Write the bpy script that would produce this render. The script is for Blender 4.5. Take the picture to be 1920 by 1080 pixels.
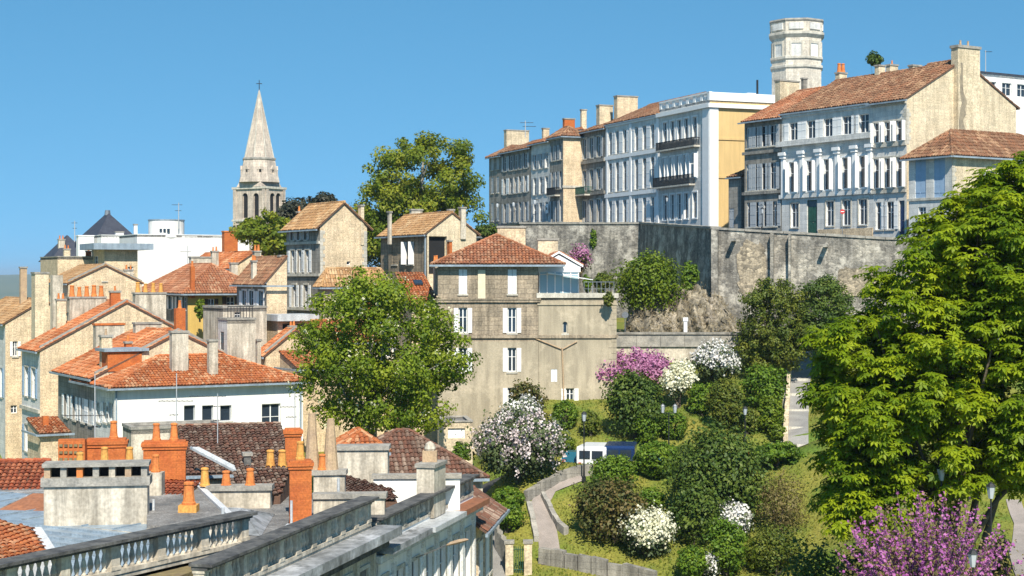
import bpy, math, random
import numpy as np
from mathutils import Vector
V = Vector
rad = math.radians
for o in list(bpy.data.objects):
    bpy.data.objects.remove(o, do_unlink=True)
scene = bpy.context.scene
COL = scene.collection
# ------------------------------------------------------------------ camera
F, CX, HY = 3000.0, 960.0, 520.0          # focal length, centre column and horizon row of the 1920x1080 photograph
cam_d = bpy.data.cameras.new('camera')
cam_d.sensor_width = 36.0
cam_d.lens = F * 36.0 / 1920.0
cam_d.shift_y = -20.0 / 1920.0
cam_d.clip_start = 0.5
cam_d.clip_end = 40000.0
cam = bpy.data.objects.new('camera', cam_d)
COL.objects.link(cam)
cam.location = (0, 0, 0)
cam.rotation_euler = (rad(90), 0, 0)
scene.camera = cam
# ------------------------------------------------------------------ sky and sun
SUN_AZ, SUN_EL = 9.5, 46.0               # degrees to the right of straight behind the camera, and above the horizon
world = bpy.data.worlds.new('World')
scene.world = world
world.use_nodes = True
wn = world.node_tree.nodes
wl = world.node_tree.links
wn.clear()
sky_n = wn.new('ShaderNodeTexSky')
sky_n.sky_type = 'NISHITA'
sky_n.sun_disc = False
sky_n.sun_elevation = rad(SUN_EL)
sky_n.sun_rotation = rad(180.0 - SUN_AZ)
sky_n.altitude = 0
sky_n.air_density = 1.0
sky_n.dust_density = 0.0
sky_n.ozone_density = 1.0
bg = wn.new('ShaderNodeBackground')
bg.inputs['Strength'].default_value = 0.108
wo = wn.new('ShaderNodeOutputWorld')
# the whole dome is read a little higher up, so that the horizon keeps the clear blue of a dry spring day
tcw = wn.new('ShaderNodeTexCoord'); addw = wn.new('ShaderNodeVectorMath'); addw.operation = 'ADD'; addw.inputs[1].default_value = (0, 0, 0.26)
nrw = wn.new('ShaderNodeVectorMath'); nrw.operation = 'NORMALIZE'
wl.new(tcw.outputs['Generated'], addw.inputs[0]); wl.new(addw.outputs[0], nrw.inputs[0]); wl.new(nrw.outputs[0], sky_n.inputs['Vector'])
hsw = wn.new('ShaderNodeHueSaturation'); hsw.inputs['Hue'].default_value = 0.483; hsw.inputs['Saturation'].default_value = 1.30
wl.new(sky_n.outputs[0], hsw.inputs['Color']); wl.new(hsw.outputs[0], bg.inputs['Color'])
wl.new(bg.outputs[0], wo.inputs['Surface'])
sun_d = bpy.data.lights.new('sun', 'SUN')
sun_d.energy = 4.7
sun_d.angle = rad(0.5)
sun_d.color = (1.0, 0.93, 0.80)
sun = bpy.data.objects.new('sun', sun_d)
COL.objects.link(sun)
_a, _e = rad(SUN_AZ), rad(SUN_EL)
SDIR = V((math.sin(_a) * math.cos(_e), -math.cos(_a) * math.cos(_e), math.sin(_e)))
sun.rotation_euler = SDIR.to_track_quat('Z', 'Y').to_euler()
sun.location = SDIR * 60
scene.view_settings.view_transform = 'Standard'
scene.view_settings.look = 'None'
scene.view_settings.gamma = 1.0
scene.view_settings.use_curve_mapping = False
scene.view_settings.exposure = 0.68
scene.render.engine = 'CYCLES'

# ------------------------------------------------------------------ helpers
def P(px, py, Y):
    return V(((px - CX) / F * Y, Y, (HY - py) / F * Y))
def zz(py, Y):
    return (HY - py) / F * Y
def solve(C, u, px):
    k = (px - CX) / F
    return (k * C[1] - C[0]) / (u[0] - k * u[1])
FRAME = {}
def thing(name, label, cat, loc=(0, 0, 0), rz=0.0, group=None):
    o = bpy.data.objects.new(name, None)
    COL.objects.link(o)
    o.empty_display_size = 0.3
    o.location = loc
    o.rotation_euler = (0, 0, rz)
    tag(o, label, cat, group)
    FRAME[o.name] = (V(loc), rz)
    return o
def tag(o, label=None, cat=None, group=None, kind=None):
    if label: o['label'] = label
    if cat: o['category'] = cat
    if group: o['group'] = group
    if kind: o['kind'] = kind
    return o
class MB:
    """collects polygons in world coordinates; build() links them as one mesh object in its parent's frame"""
    def __init__(s):
        s.v = []; s.f = []
    def poly(s, pts):
        n = len(s.v)
        s.v += [V(p) for p in pts]
        s.f.append(tuple(range(n, n + len(pts))))
    def obox(s, o, a, b, c):
        o, a, b, c = V(o), V(a), V(b), V(c)
        n = len(s.v)
        s.v += [o, o + a, o + a + b, o + b, o + c, o + a + c, o + a + b + c, o + b + c]
        for q in ((3, 2, 1, 0), (4, 5, 6, 7), (0, 1, 5, 4), (1, 2, 6, 5), (2, 3, 7, 6), (3, 0, 4, 7)):
            s.f.append(tuple(n + i for i in q))
        return s
    def prism(s, pts, ext):
        n = len(s.v); k = len(pts); ext = V(ext)
        s.v += [V(p) for p in pts] + [V(p) + ext for p in pts]
        s.f.append(tuple(range(n + k - 1, n - 1, -1)))
        s.f.append(tuple(range(n + k, n + 2 * k)))
        for i in range(k):
            j = (i + 1) % k
            s.f.append((n + i, n + j, n + k + j, n + k + i))
        return s
    def tube(s, p0, p1, r0, r1, k=8, cap=True, ph=0.0):
        p0, p1 = V(p0), V(p1)
        d = (p1 - p0)
        if d.length < 1e-6: return s
        d.normalize()
        a = d.orthogonal().normalized() if abs(d.z) < .999 else V((1, 0, 0))
        b = d.cross(a)
        n = len(s.v)
        for p, r in ((p0, r0), (p1, r1)):
            for i in range(k):
                t = 2 * math.pi * i / k + ph
                s.v.append(p + (a * math.cos(t) + b * math.sin(t)) * r)
        for i in range(k):
            j = (i + 1) % k
            s.f.append((n + i, n + j, n + k + j, n + k + i))
        if cap:
            s.f.append(tuple(range(n + k - 1, n - 1, -1)))
            s.f.append(tuple(range(n + k, n + 2 * k)))
        return s
    def lathe(s, c, prof, k=10, ph=0.0, capb=True):
        c = V(c); n = len(s.v)
        for r, z in prof:
            for i in range(k):
                t = 2 * math.pi * i / k + ph
                s.v.append(c + V((r * math.cos(t), r * math.sin(t), z)))
        m = len(prof)
        for q in range(m - 1):
            for i in range(k):
                j = (i + 1) % k
                s.f.append((n + q * k + i, n + q * k + j, n + (q + 1) * k + j, n + (q + 1) * k + i))
        s.f.append(tuple(range(n + (m - 1) * k, n + m * k)))
        if capb: s.f.append(tuple(range(n + k - 1, n - 1, -1)))
        return s
    def build(s, name, mat, parent=None, kind=None, smooth=False):
        me = bpy.data.meshes.new(name)
        if parent is not None:
            loc, rz = FRAME[parent.name]
        else:
            loc = s.v[0].copy(); rz = 0.0
            loc = V((sum(p.x for p in s.v) / len(s.v), sum(p.y for p in s.v) / len(s.v), min(p.z for p in s.v)))
        c, sn = math.cos(-rz), math.sin(-rz)
        vs = []
        for p in s.v:
            q = p - loc
            vs.append((q.x * c - q.y * sn, q.x * sn + q.y * c, q.z))
        me.from_pydata(vs, [], s.f)
        me.materials.append(MAT[mat])
        if smooth:
            me.polygons.foreach_set('use_smooth', [True] * len(me.polygons))
        o = bpy.data.objects.new(name, me)
        COL.objects.link(o)
        if parent is not None:
            o.parent = parent
        else:
            o.location = loc
        FRAME[o.name] = (loc, rz)
        if kind: o['kind'] = kind
        return o
def np_mesh(name, verts, quads, mat, parent=None, var=None, kind=None, smooth=False):
    """verts (n,3) world, quads (m,4); var: per-vertex float attribute"""
    loc = V((0, 0, 0)); rz = 0.0
    if parent is not None:
        loc, rz = FRAME[parent.name]
    v = np.asarray(verts, dtype=np.float64) - np.array(loc)
    if rz:
        c, sn = math.cos(-rz), math.sin(-rz)
        v = np.stack([v[:, 0] * c - v[:, 1] * sn, v[:, 0] * sn + v[:, 1] * c, v[:, 2]], 1)
    me = bpy.data.meshes.new(name)
    q = np.asarray(quads, dtype=np.int32)
    me.vertices.add(len(v)); me.vertices.foreach_set('co', v.astype(np.float32).ravel())
    me.loops.add(q.size); me.loops.foreach_set('vertex_index', q.ravel())
    me.polygons.add(len(q))
    me.polygons.foreach_set('loop_start', np.arange(0, q.size, q.shape[1], dtype=np.int32))
    me.update(calc_edges=True)
    if var is not None:
        at = me.attributes.new('var', 'FLOAT', 'POINT')
        at.data.foreach_set('value', np.asarray(var, dtype=np.float32))
    if smooth:
        me.polygons.foreach_set('use_smooth', [True] * len(me.polygons))
    me.materials.append(MAT[mat])
    o = bpy.data.objects.new(name, me)
    COL.objects.link(o)
    if parent is not None: o.parent = parent
    FRAME[o.name] = (loc, rz)
    if kind: o['kind'] = kind
    return o

# ------------------------------------------------------------------ materials (procedural)
MAT = {}
def M(name, c1, c2=None, scale=1.5, rough=.85, bump=.25, bscale=14, brick=None, spec=.25, streak=0.0, var=None, metal=0.0,
      trans=0.0, fine=.25, alpha=None, c3=None, lime=0.0, cell=None):
    m = bpy.data.materials.new(name); MAT[name] = m
    m.use_nodes = True
    nt = m.node_tree; N = nt.nodes; L = nt.links
    N.clear()
    out = N.new('ShaderNodeOutputMaterial')
    bs = N.new('ShaderNodeBsdfPrincipled')
    bs.inputs['Roughness'].default_value = rough
    bs.inputs['Specular IOR Level'].default_value = spec
    bs.inputs['Metallic'].default_value = metal
    c2 = c2 or tuple(x * .8 for x in c1)
    tc = N.new('ShaderNodeTexCoord')
    def noise(sc, det=3, mp=None, rg=.55):
        n = N.new('ShaderNodeTexNoise'); n.inputs['Scale'].default_value = sc
        n.inputs['Detail'].default_value = det; n.inputs['Roughness'].default_value = rg
        L.new(mp or tc.outputs['Object'], n.inputs['Vector']); return n.outputs['Fac']
    def ramp(fac, a, b, p0=.32, p1=.68, mid=None):
        r = N.new('ShaderNodeValToRGB')
        r.color_ramp.elements[0].position = p0; r.color_ramp.elements[0].color = (*a, 1)
        r.color_ramp.elements[1].position = p1; r.color_ramp.elements[1].color = (*b, 1)
        if mid:
            e = r.color_ramp.elements.new((p0 + p1) / 2); e.color = (*mid, 1)
        L.new(fac, r.inputs[0]); return r.outputs[0]
    def mult(a, b, fac=1.0):
        x = N.new('ShaderNodeMix'); x.data_type = 'RGBA'; x.blend_type = 'MULTIPLY'
        x.inputs[0].default_value = fac
        L.new(a, x.inputs[6]); L.new(b, x.inputs[7]); return x.outputs[2]
    def mixc(f, a, b):
        x = N.new('ShaderNodeMix'); x.data_type = 'RGBA'
        L.new(f, x.inputs[0]); L.new(a, x.inputs[6])
        if isinstance(b, tuple): x.inputs[7].default_value = (*b, 1)
        else: L.new(b, x.inputs[7])
        return x.outputs[2]
    if var:
        at = N.new('ShaderNodeAttribute'); at.attribute_name = 'var'
        col = ramp(at.outputs['Fac'], c1, c2, 0.05, .95, c3)
        if scale:
            g = ramp(noise(scale, 6, None, .68), (.62, .60, .58), (1.14,) * 3)
            col = mult(col, g)
    else:
        col = ramp(noise(scale), c1, c2, mid=c3)
    height = None
    if brick:
        bw, bh, dark = brick
        sx = N.new('ShaderNodeSeparateXYZ'); L.new(tc.outputs['Object'], sx.inputs[0])
        ad = N.new('ShaderNodeMath'); L.new(sx.outputs[0], ad.inputs[0]); L.new(sx.outputs[1], ad.inputs[1])
        cb0 = N.new('ShaderNodeCombineXYZ'); L.new(ad.outputs[0], cb0.inputs[0]); L.new(sx.outputs[2], cb0.inputs[1])
        nv = N.new('ShaderNodeTexNoise'); nv.inputs['Scale'].default_value = 1.7; nv.inputs['Detail'].default_value = 3; L.new(tc.outputs['Object'], nv.inputs['Vector'])
        vs = N.new('ShaderNodeVectorMath'); vs.operation = 'MULTIPLY_ADD'; vs.inputs[1].default_value = (bh * .5,) * 3
        L.new(nv.outputs['Color'], vs.inputs[0]); L.new(cb0.outputs[0], vs.inputs[2]); cb = vs
        bt = N.new('ShaderNodeTexBrick'); L.new(cb.outputs[0], bt.inputs['Vector'])
        bt.inputs['Color1'].default_value = (.82, .82, .82, 1); bt.inputs['Color2'].default_value = (1.1, 1.08, 1.05, 1)
        bt.inputs['Mortar'].default_value = (dark, dark, dark, 1)
        bt.inputs['Scale'].default_value = 1.0; bt.inputs['Mortar Size'].default_value = bh * .045
        bt.inputs['Brick Width'].default_value = bw; bt.inputs['Row Height'].default_value = bh
        bt.inputs['Bias'].default_value = .1
        col = mult(col, bt.outputs['Color'], .8)
        height = bt.outputs['Fac']
    if cell:
        mpc = N.new('ShaderNodeMapping'); mpc.inputs['Scale'].default_value = (cell[0], cell[0], cell[1]); L.new(tc.outputs['Object'], mpc.inputs[0])
        nv2 = N.new('ShaderNodeTexNoise'); nv2.inputs['Scale'].default_value = 2.0; L.new(tc.outputs['Object'], nv2.inputs['Vector'])
        ma = N.new('ShaderNodeVectorMath'); ma.operation = 'MULTIPLY_ADD'; ma.inputs[1].default_value = (.55, .55, .55); L.new(nv2.outputs['Color'], ma.inputs[0]); L.new(mpc.outputs[0], ma.inputs[2])
        vo1 = N.new('ShaderNodeTexVoronoi'); vo1.inputs['Scale'].default_value = 1.0; L.new(ma.outputs[0], vo1.inputs['Vector'])
        sc = N.new('ShaderNodeSeparateColor'); L.new(vo1.outputs['Color'], sc.inputs[0])
        col = mult(col, ramp(sc.outputs[0], (1 - cell[2],) * 3, (1 + cell[2] * .7, 1 + cell[2] * .62, 1 + cell[2] * .5), 0, 1))
        vo2 = N.new('ShaderNodeTexVoronoi'); vo2.feature = 'DISTANCE_TO_EDGE'; vo2.inputs['Scale'].default_value = 1.0; L.new(ma.outputs[0], vo2.inputs['Vector'])
        col = mult(col, ramp(vo2.outputs['Distance'], (.68,) * 3, (1, 1, 1), .0, .08))
        inv = N.new('ShaderNodeMath'); inv.operation = 'SUBTRACT'; inv.use_clamp = True; inv.inputs[0].default_value = .25; L.new(vo2.outputs['Distance'], inv.inputs[1])
        height = inv.outputs[0]
    if streak:
        mp = N.new('ShaderNodeMapping'); mp.inputs['Scale'].default_value = (1.6, 1.6, .16)
        L.new(tc.outputs['Object'], mp.inputs[0])
        st = ramp(noise(1.3, 4, mp.outputs[0], .65), (1 - streak, 1 - streak, 1 - streak), (1.04,) * 3, .38, .6)
        col = mult(col, st)
    if lime:
        b2 = noise(.55, 6, None, .7)
        rr = ramp(b2, (0, 0, 0), (1, 1, 1), .52, .66)
        col = mixc(rr, col, tuple(min(1, x * (1 + lime)) for x in c1))
    if fine:
        col = mult(col, ramp(noise(bscale * .9, 4), (1 - fine,) * 3, (1 + fine * .45,) * 3))
    L.new(col, bs.inputs['Base Color'])
    if bump:
        bp = N.new('ShaderNodeBump'); bp.inputs['Strength'].default_value = bump; bp.inputs['Distance'].default_value = .04
        nz = noise(bscale, 5)
        if height is not None:
            mm = N.new('ShaderNodeMath'); mm.operation = 'MULTIPLY_ADD'
            L.new(height, mm.inputs[0]); mm.inputs[1].default_value = -1.2; L.new(nz, mm.inputs[2]); nz = mm.outputs[0]
        L.new(nz, bp.inputs['Height']); L.new(bp.outputs[0], bs.inputs['Normal'])
    if trans:
        tr = N.new('ShaderNodeBsdfTranslucent'); L.new(col, tr.inputs['Color'])
        mx = N.new('ShaderNodeMixShader'); mx.inputs[0].default_value = trans
        L.new(bs.outputs[0], mx.inputs[1]); L.new(tr.outputs[0], mx.inputs[2]); L.new(mx.outputs[0], out.inputs[0])
    else:
        L.new(bs.outputs[0], out.inputs[0])
    return m
# walls
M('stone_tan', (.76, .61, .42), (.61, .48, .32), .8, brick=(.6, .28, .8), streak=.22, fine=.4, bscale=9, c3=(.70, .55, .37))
M('stone_pale', (.76, .64, .46), (.63, .52, .36), .7, brick=(.6, .28, .82), streak=.25, fine=.35, bscale=9)
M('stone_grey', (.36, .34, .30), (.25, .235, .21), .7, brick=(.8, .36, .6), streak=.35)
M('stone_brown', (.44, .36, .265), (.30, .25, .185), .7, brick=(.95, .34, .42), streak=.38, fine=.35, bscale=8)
M('stone_white', (.72, .71, .68), (.62, .62, .60), .6, brick=(.9, .42, .8), streak=.16)
M('stone_church', (.64, .55, .46), (.47, .40, .34), .35, brick=(.9, .5, .8), streak=.28, bscale=6)
M('stone_tower', (.72, .66, .56), (.58, .52, .44), .4, brick=(.8, .4, .85), streak=.2, bscale=6)
M('rubble', (.43, .40, .345), (.21, .20, .18), .35, cell=(3.0, 4.6, .36), streak=.40, bump=.7, bscale=8, c3=(.26, .245, .22), lime=.25)
M('rock', (.42, .37, .30), (.22, .20, .16), .6, cell=(1.6, 1.2, .35), streak=.45, bump=1.0, bscale=5, c3=(.32, .28, .21))
M('rubble_warm', (.44, .375, .28), (.28, .24, .185), .5, cell=(3.6, 5.0, .45), streak=.2, bump=.9, bscale=8)
M('render_beige', (.46, .39, .285), (.36, .31, .225), .3, streak=.24, bump=.1, fine=.14, lime=.12)
M('render_ochre', (.62, .44, .20), (.55, .39, .18), .3, streak=.08, bump=.05, fine=.08)
M('render_yellow', (.62, .43, .13), (.55, .37, .11), .5, streak=.12, bump=.08, fine=.1)
M('render_white', (.80, .79, .76), (.72, .71, .68), .4, streak=.07, bump=.05, fine=.06)
M('plaster_old', (.68, .61, .50), (.50, .44, .35), 1.1, streak=.45, bump=.25, bscale=9)
M('paint_white', (.80, .80, .79), (.74, .74, .73), 2, rough=.6, bump=.04, fine=.05)
M('paint_cream', (.66, .60, .44), (.58, .52, .38), 2, rough=.6, bump=.04, fine=.05)
M('paint_blue', (.33, .45, .60), (.28, .40, .55), 2, rough=.6, bump=.04, fine=.08)
M('paint_grey', (.42, .44, .45), (.36, .38, .40), 2, rough=.65, bump=.05, fine=.1)
M('paint_green', (.03, .11, .08), (.025, .08, .06), 2, rough=.5, bump=.04)
M('paint_brown', (.10, .06, .04), (.07, .045, .03), 2, rough=.6, bump=.05)
M('trim_stone', (.62, .58, .50), (.48, .45, .38), 1.5, streak=.25)
M('soot', (.20, .17, .13), (.36, .30, .21), 1.6, bump=.3)
M('coping', (.40, .37, .32), (.22, .21, .19), 1.8, bump=.5)
M('dark_stone', (.14, .137, .13), (.05, .05, .052), 2.2, bump=.6, bscale=10)
# roofs
M('tile_orange', (.50, .165, .055), (.62, .34, .18), .35, var=True, c3=(.44, .135, .05), bump=.1, rough=.9)
M('tile_red', (.40, .10, .045), (.50, .17, .08), .5, var=True, c3=(.30, .085, .04), bump=.1, rough=.9)
M('tile_russet', (.42, .17, .08), (.50, .28, .165), .45, var=True, c3=(.34, .135, .07), bump=.1, rough=.9)
M('tile_brown', (.30, .14, .075), (.40, .24, .14), .6, var=True, c3=(.21, .11, .065), bump=.1, rough=.92)
M('tile_tan', (.46, .27, .12), (.52, .36, .20), .6, var=True, c3=(.36, .20, .095), bump=.1, rough=.92)
M('tile_old', (.22, .10, .065), (.34, .25, .19), .8, var=True, c3=(.155, .085, .06), bump=.2, rough=.95)
M('tile_plain', (.34, .14, .07), (.22, .10, .06), 1.2, bump=.6, bscale=7)
M('roof_under', (.16, .09, .06), (.12, .07, .05), 2)
M('slate', (.055, .062, .085), (.04, .045, .065), 2, rough=.6, brick=(.4, .25, .7))
M('zinc', (.30, .37, .43), (.23, .29, .35), .8, rough=.45, spec=.5, bump=.05, streak=.2)
M('zinc_light', (.55, .57, .58), (.45, .47, .49), .8, rough=.45, spec=.5, bump=.06, streak=.2)
M('bitumen', (.27, .26, .25), (.13, .13, .13), .9, bump=.7, bscale=16, c3=(.20, .19, .18), lime=.5, fine=.45)
M('moss_roof', (.20, .15, .085), (.11, .09, .06), 1.4, bump=1.0, bscale=6, c3=(.24, .19, .09))
M('lead', (.33, .34, .36), (.12, .125, .13), 1.3, rough=.6, bump=.3, bscale=5, c3=(.24, .25, .26), lime=.5)
M('flashing', (.66, .66, .66), (.55, .55, .55), 1, rough=.5)
# brick, clay
M('brick', (.54, .165, .045), (.43, .115, .035), 1.5, brick=(.24, .08, .75), bump=.3)
M('clay', (.66, .23, .06), (.52, .16, .05), 3, bump=.15, rough=.8)
M('clay_yellow', (.68, .36, .09), (.55, .26, .07), 3, bump=.15, rough=.8)
M('clay_pale', (.50, .36, .22), (.38, .27, .18), 2, bump=.3)
# small stuff
M('glass', (.028, .04, .055), (.02, .03, .045), .7, rough=.08, spec=.6, bump=0, fine=0)
M('glass_pale', (.30, .42, .46), (.24, .35, .40), .5, rough=.1, spec=.6, bump=0, fine=0)
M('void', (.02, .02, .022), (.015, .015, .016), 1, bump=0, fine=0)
M('iron', (.025, .027, .03), (.018, .02, .022), 3, rough=.5, bump=.05)
M('metal', (.30, .31, .32), (.22, .23, .24), 2, rough=.4, metal=.6, bump=.04)
M('rubber', (.02, .02, .02), (.015, .015, .015), 2)
M('car_blue', (.012, .03, .10), (.011, .028, .09), 1, rough=.25, spec=.6, bump=0, fine=0)
M('car_white', (.75, .76, .78), (.72, .73, .75), 1, rough=.25, spec=.6, bump=0, fine=0)
M('car_black', (.02, .022, .026), (.018, .02, .024), 1, rough=.2, spec=.6, bump=0, fine=0)
M('car_grey', (.16, .18, .20), (.15, .17, .19), 1, rough=.25, spec=.6, bump=0, fine=0)
M('car_teal', (.02, .10, .14), (.018, .09, .13), 1, rough=.25, spec=.6, bump=0, fine=0)
M('sign_white', (.78, .78, .78), (.75, .75, .75), 1, bump=0, fine=0, rough=.5)
M('sign_red', (.55, .03, .03), (.5, .03, .03), 1, bump=0, fine=0, rough=.5)
M('lamp_glass', (.46, .49, .52), (.38, .41, .44), 2, rough=.25, spec=.5, bump=0, fine=0)
M('solar_canopy', (.16, .22, .28), (.13, .18, .24), 1, rough=.4, bump=.05)
# ground
M('grass', (.105, .165, .020), (.24, .215, .04), .33, bump=.9, bscale=9, c3=(.175, .185, .03), fine=.45)
M('gravel', (.34, .29, .26), (.26, .225, .20), 1.2, bump=.4, bscale=25)
M('asphalt', (.060, .060, .062), (.045, .045, .047), 1.0, bump=.3, bscale=30)
M('paving', (.30, .29, .27), (.23, .22, .21), 1.0, bump=.3, bscale=20)
M('farland', (.07, .10, .035), (.12, .13, .05), .004, bump=0, fine=0)
# plants
def leafmat(n, a, b, c, tr=.3):
    M(n, a, c, 0, rough=.55, spec=.3, bump=0, fine=0, var=True, c3=b, trans=tr)
leafmat('leaf_chestnut', (.12, .20, .007), (.225, .31, .009), (.33, .40, .012), .46)
leafmat('leaf_fresh', (0.0978, 0.161, 0.0092), (0.184, 0.2587, 0.0138), (0.2875, 0.3392, 0.023), .42)
leafmat('leaf_plane', (0.112, 0.168, 0.0112), (0.2016, 0.252, 0.0157), (0.3024, 0.308, 0.0246), .45)
leafmat('leaf_dark', (0.0494, 0.091, 0.0156), (0.0832, 0.1365, 0.0195), (0.1365, 0.182, 0.026), .32)
leafmat('leaf_pine', (.020, .028, .018), (.035, .040, .022), (.055, .052, .03), .15)
leafmat('leaf_olive', (0.0625, 0.0975, 0.0125), (0.115, 0.15, 0.0175), (0.1812, 0.1938, 0.025), .3)
leafmat('leaf_red', (0.0625, 0.0825, 0.0175), (0.1025, 0.11, 0.025), (0.1625, 0.1187, 0.0375), .3)
leafmat('leaf_hedge', (0.069, 0.138, 0.0115), (0.115, 0.2012, 0.0138), (0.1782, 0.2587, 0.0184), .33)
leafmat('leaf_bright', (.080, .135, .008), (.125, .185, .010), (.185, .235, .014), .33)
leafmat('leaf_lilac', (0.0455, 0.0715, 0.0286), (0.078, 0.1105, 0.039), (0.1235, 0.156, 0.0585), .25)
leafmat('leaf_dry', (.16, .125, .075), (.22, .175, .10), (.28, .22, .12), .2)
leafmat('leaf_twig', (.13, .115, .035), (.18, .15, .05), (.24, .18, .07), .25)
leafmat('bloom_white', (.62, .60, .55), (.74, .72, .68), (.80, .78, .76), .25)
leafmat('bloom_cream', (.68, .66, .44), (.76, .74, .56), (.82, .80, .66), .25)
leafmat('bloom_lilac', (.54, .44, .44), (.70, .60, .59), (.80, .73, .71), .25)
leafmat('bloom_pink', (.38, .13, .27), (.48, .20, .36), (.56, .32, .44), .3)
leafmat('bloom_purple', (.30, .07, .28), (.42, .12, .37), (.50, .20, .42), .3)
leafmat('grass_blade', (.13, .18, .02), (.19, .215, .03), (.27, .24, .045), .4)
M('bark', (.14, .115, .085), (.085, .07, .055), 3, bump=.8, bscale=8)
M('bark_pale', (.34, .32, .27), (.20, .185, .15), 2, bump=.5, bscale=5)
# ------------------------------------------------------------------ terrain
HT = [(-200, -20), (40, -20), (84, -18.2), (88, -17.2), (92, -16.0), (96, -14.5), (100, -12.6), (102, -11.75), (103.3, -13.0),
      (108, -13.0), (110, -11.3), (114, -10.2), (118, -9.2), (122, -7.9), (125.6, -6.9), (126.6, -5.5), (132, -5.2), (136, -4.6), (180, -4),
      (300, -4), (500, -14), (1200, -45), (3000, -70), (5200, -50), (6500, 4), (7600, 26), (9000, -30), (14000, -60)]
HTL = [(-200, -22), (40, -22), (85, -19), (100, -15.5), (112, -14), (130, -14), (200, -10), (300, -6), (500, -16), (1200, -45), (3000, -70),
       (5200, -50), (6500, 4), (7600, 26), (9000, -30), (14000, -60)]
_hx, _hy = zip(*HT); _lx, _ly = zip(*HTL)
def sstep(a, b, x):
    t = min(1.0, max(0.0, (x - a) / (b - a))); return t * t * (3 - 2 * t)
def H(x, y):
    g = float(np.interp(y, _hx, _hy)); l = float(np.interp(y, _lx, _ly))
    t = sstep(-4, 1.0, x) if y < 300 else 1.0
    h = g * t + l * (1 - t)
    h -= 7.0 * sstep(-19, -27, x) * sstep(165, 145, y) * sstep(30, 60, y)
    if y < 135:
        h += 4.6 * sstep(15, 25, x) * sstep(118, 92, y) * sstep(30, 60, y)
    if 30 < y < 134:
        h += .16 * math.sin(x * .9 + y * .31) * math.sin(y * .7 - x * .23)
    if y > 1500:
        h += (14 * math.sin(x * .0011 + 1.3) + 8 * math.sin(x * .0031 + y * .001)) * sstep(1500, 6000, y)
    return h
def G(px, py):
    """ground point under a photograph pixel"""
    k = (px - CX) / F; m = (HY - py) / F
    y = 40.0
    while y < 140:
        if m * y < H(k * y, y): break
        y += .1
    return V((k * y, y, H(k * y, y)))
# ------------------------------------------------------------------ roof tiles
RNG = np.random.default_rng(7)
def tiles_np(pts, pitch=.26, row=.42, seed=0):
    """canal tiles over a convex roof plane; pts[0]->pts[1] is the eave. returns verts, quads, var"""
    p = [V(q) for q in pts]
    u = (p[1] - p[0]).normalized()
    n = None
    for i in range(2, len(p)):
        n = u.cross(p[i] - p[0])
        if n.length > 1e-4: break
    n.normalize()
    if n.z < 0: n = -n
    v = n.cross(u)
    if v.z < 0: v = -v
    q2 = [((q - p[0]).dot(u), (q - p[0]).dot(v)) for q in p]
    us = [a for a, b in q2]
    u0, u1 = min(us), max(us)
    ncol = max(1, int(round((u1 - u0) / pitch))); pt = (u1 - u0) / ncol
    cs, vs0, vs1 = [], [], []
    for i in range(ncol):
        uc = u0 + (i + .5) * pt
        hit = []
        for a in range(len(q2)):
            (xa, ya), (xb, yb) = q2[a], q2[(a + 1) % len(q2)]
            if (xa - uc) * (xb - uc) <= 0 and abs(xa - xb) > 1e-9:
                hit.append(ya + (yb - ya) * (uc - xa) / (xb - xa))
        if len(hit) >= 2 and max(hit) - min(hit) > .08:
            cs.append(uc); vs0.append(min(hit)); vs1.append(max(hit))
    rng = np.random.default_rng(seed + 11)
    U, A, B = [], [], []
    for c, a, b in zip(cs, vs0, vs1):
        k = max(1, int(math.ceil((b - a) / row)))
        e = a + np.arange(k) * row
        U += [c] * k; A += list(e); B += list(np.minimum(e + row * 1.12, b))
    U = np.array(U); A = np.array(A); B = np.array(B); m = len(U)
    U = U + rng.normal(0, pt * .05, m)
    A = A + rng.normal(0, row * .05, m)
    hh = pt * .30
    prof = [(-.5, 0.0), (-.28, .85), (.0, 1.1), (.28, .85), (.5, 0.0)]
    lift_lo = .05 + rng.normal(0, .008, m); lift_hi = .018
    cols = []
    for (t, h) in prof:
        cols.append((U + t * pt * 1.0, A, h * hh + lift_lo))
    for (t, h) in prof:
        cols.append((U + t * pt * .85, B, h * hh * .85 + lift_hi))
    un, vn, nn = np.array(u), np.array(v), np.array(n); o = np.array(p[0])
    W = np.stack([o + c[0][:, None] * un + np.broadcast_to(c[1], (m,))[:, None] * vn + np.broadcast_to(c[2], (m,))[:, None] * nn for c in cols], 1)
    idx = np.arange(m)[:, None] * 10
    q = [np.concatenate([idx + k, idx + k + 1, idx + k + 6, idx + k + 5], 1) for k in range(4)]
    q.append(np.concatenate([idx, idx + 1, idx + 3, idx + 4], 1))
    quads = np.stack(q, 1).reshape(-1, 4)
    patch = np.sin(U * .9 + seed) * np.sin(A * .7 + seed * 2.1) * .18
    var = np.clip(rng.random(m) * .8 + .1 + patch, 0, 1)
    return W.reshape(-1, 3), quads, np.repeat(var, 10)
def tile_part(planes, mat, parent, pitch=.26, row=.42, name='roof_tiles'):
    vs, qs, vr, n = [], [], [], 0
    for i, pl in enumerate(planes):
        a, b, c = tiles_np(pl, pitch, row, int(RNG.integers(1000)))
        if len(a) == 0: continue
        vs.append(a); qs.append(b + n); vr.append(c); n += len(a)
    return np_mesh(name, np.concatenate(vs), np.concatenate(qs), mat, parent, np.concatenate(vr), kind='stuff')
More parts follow.
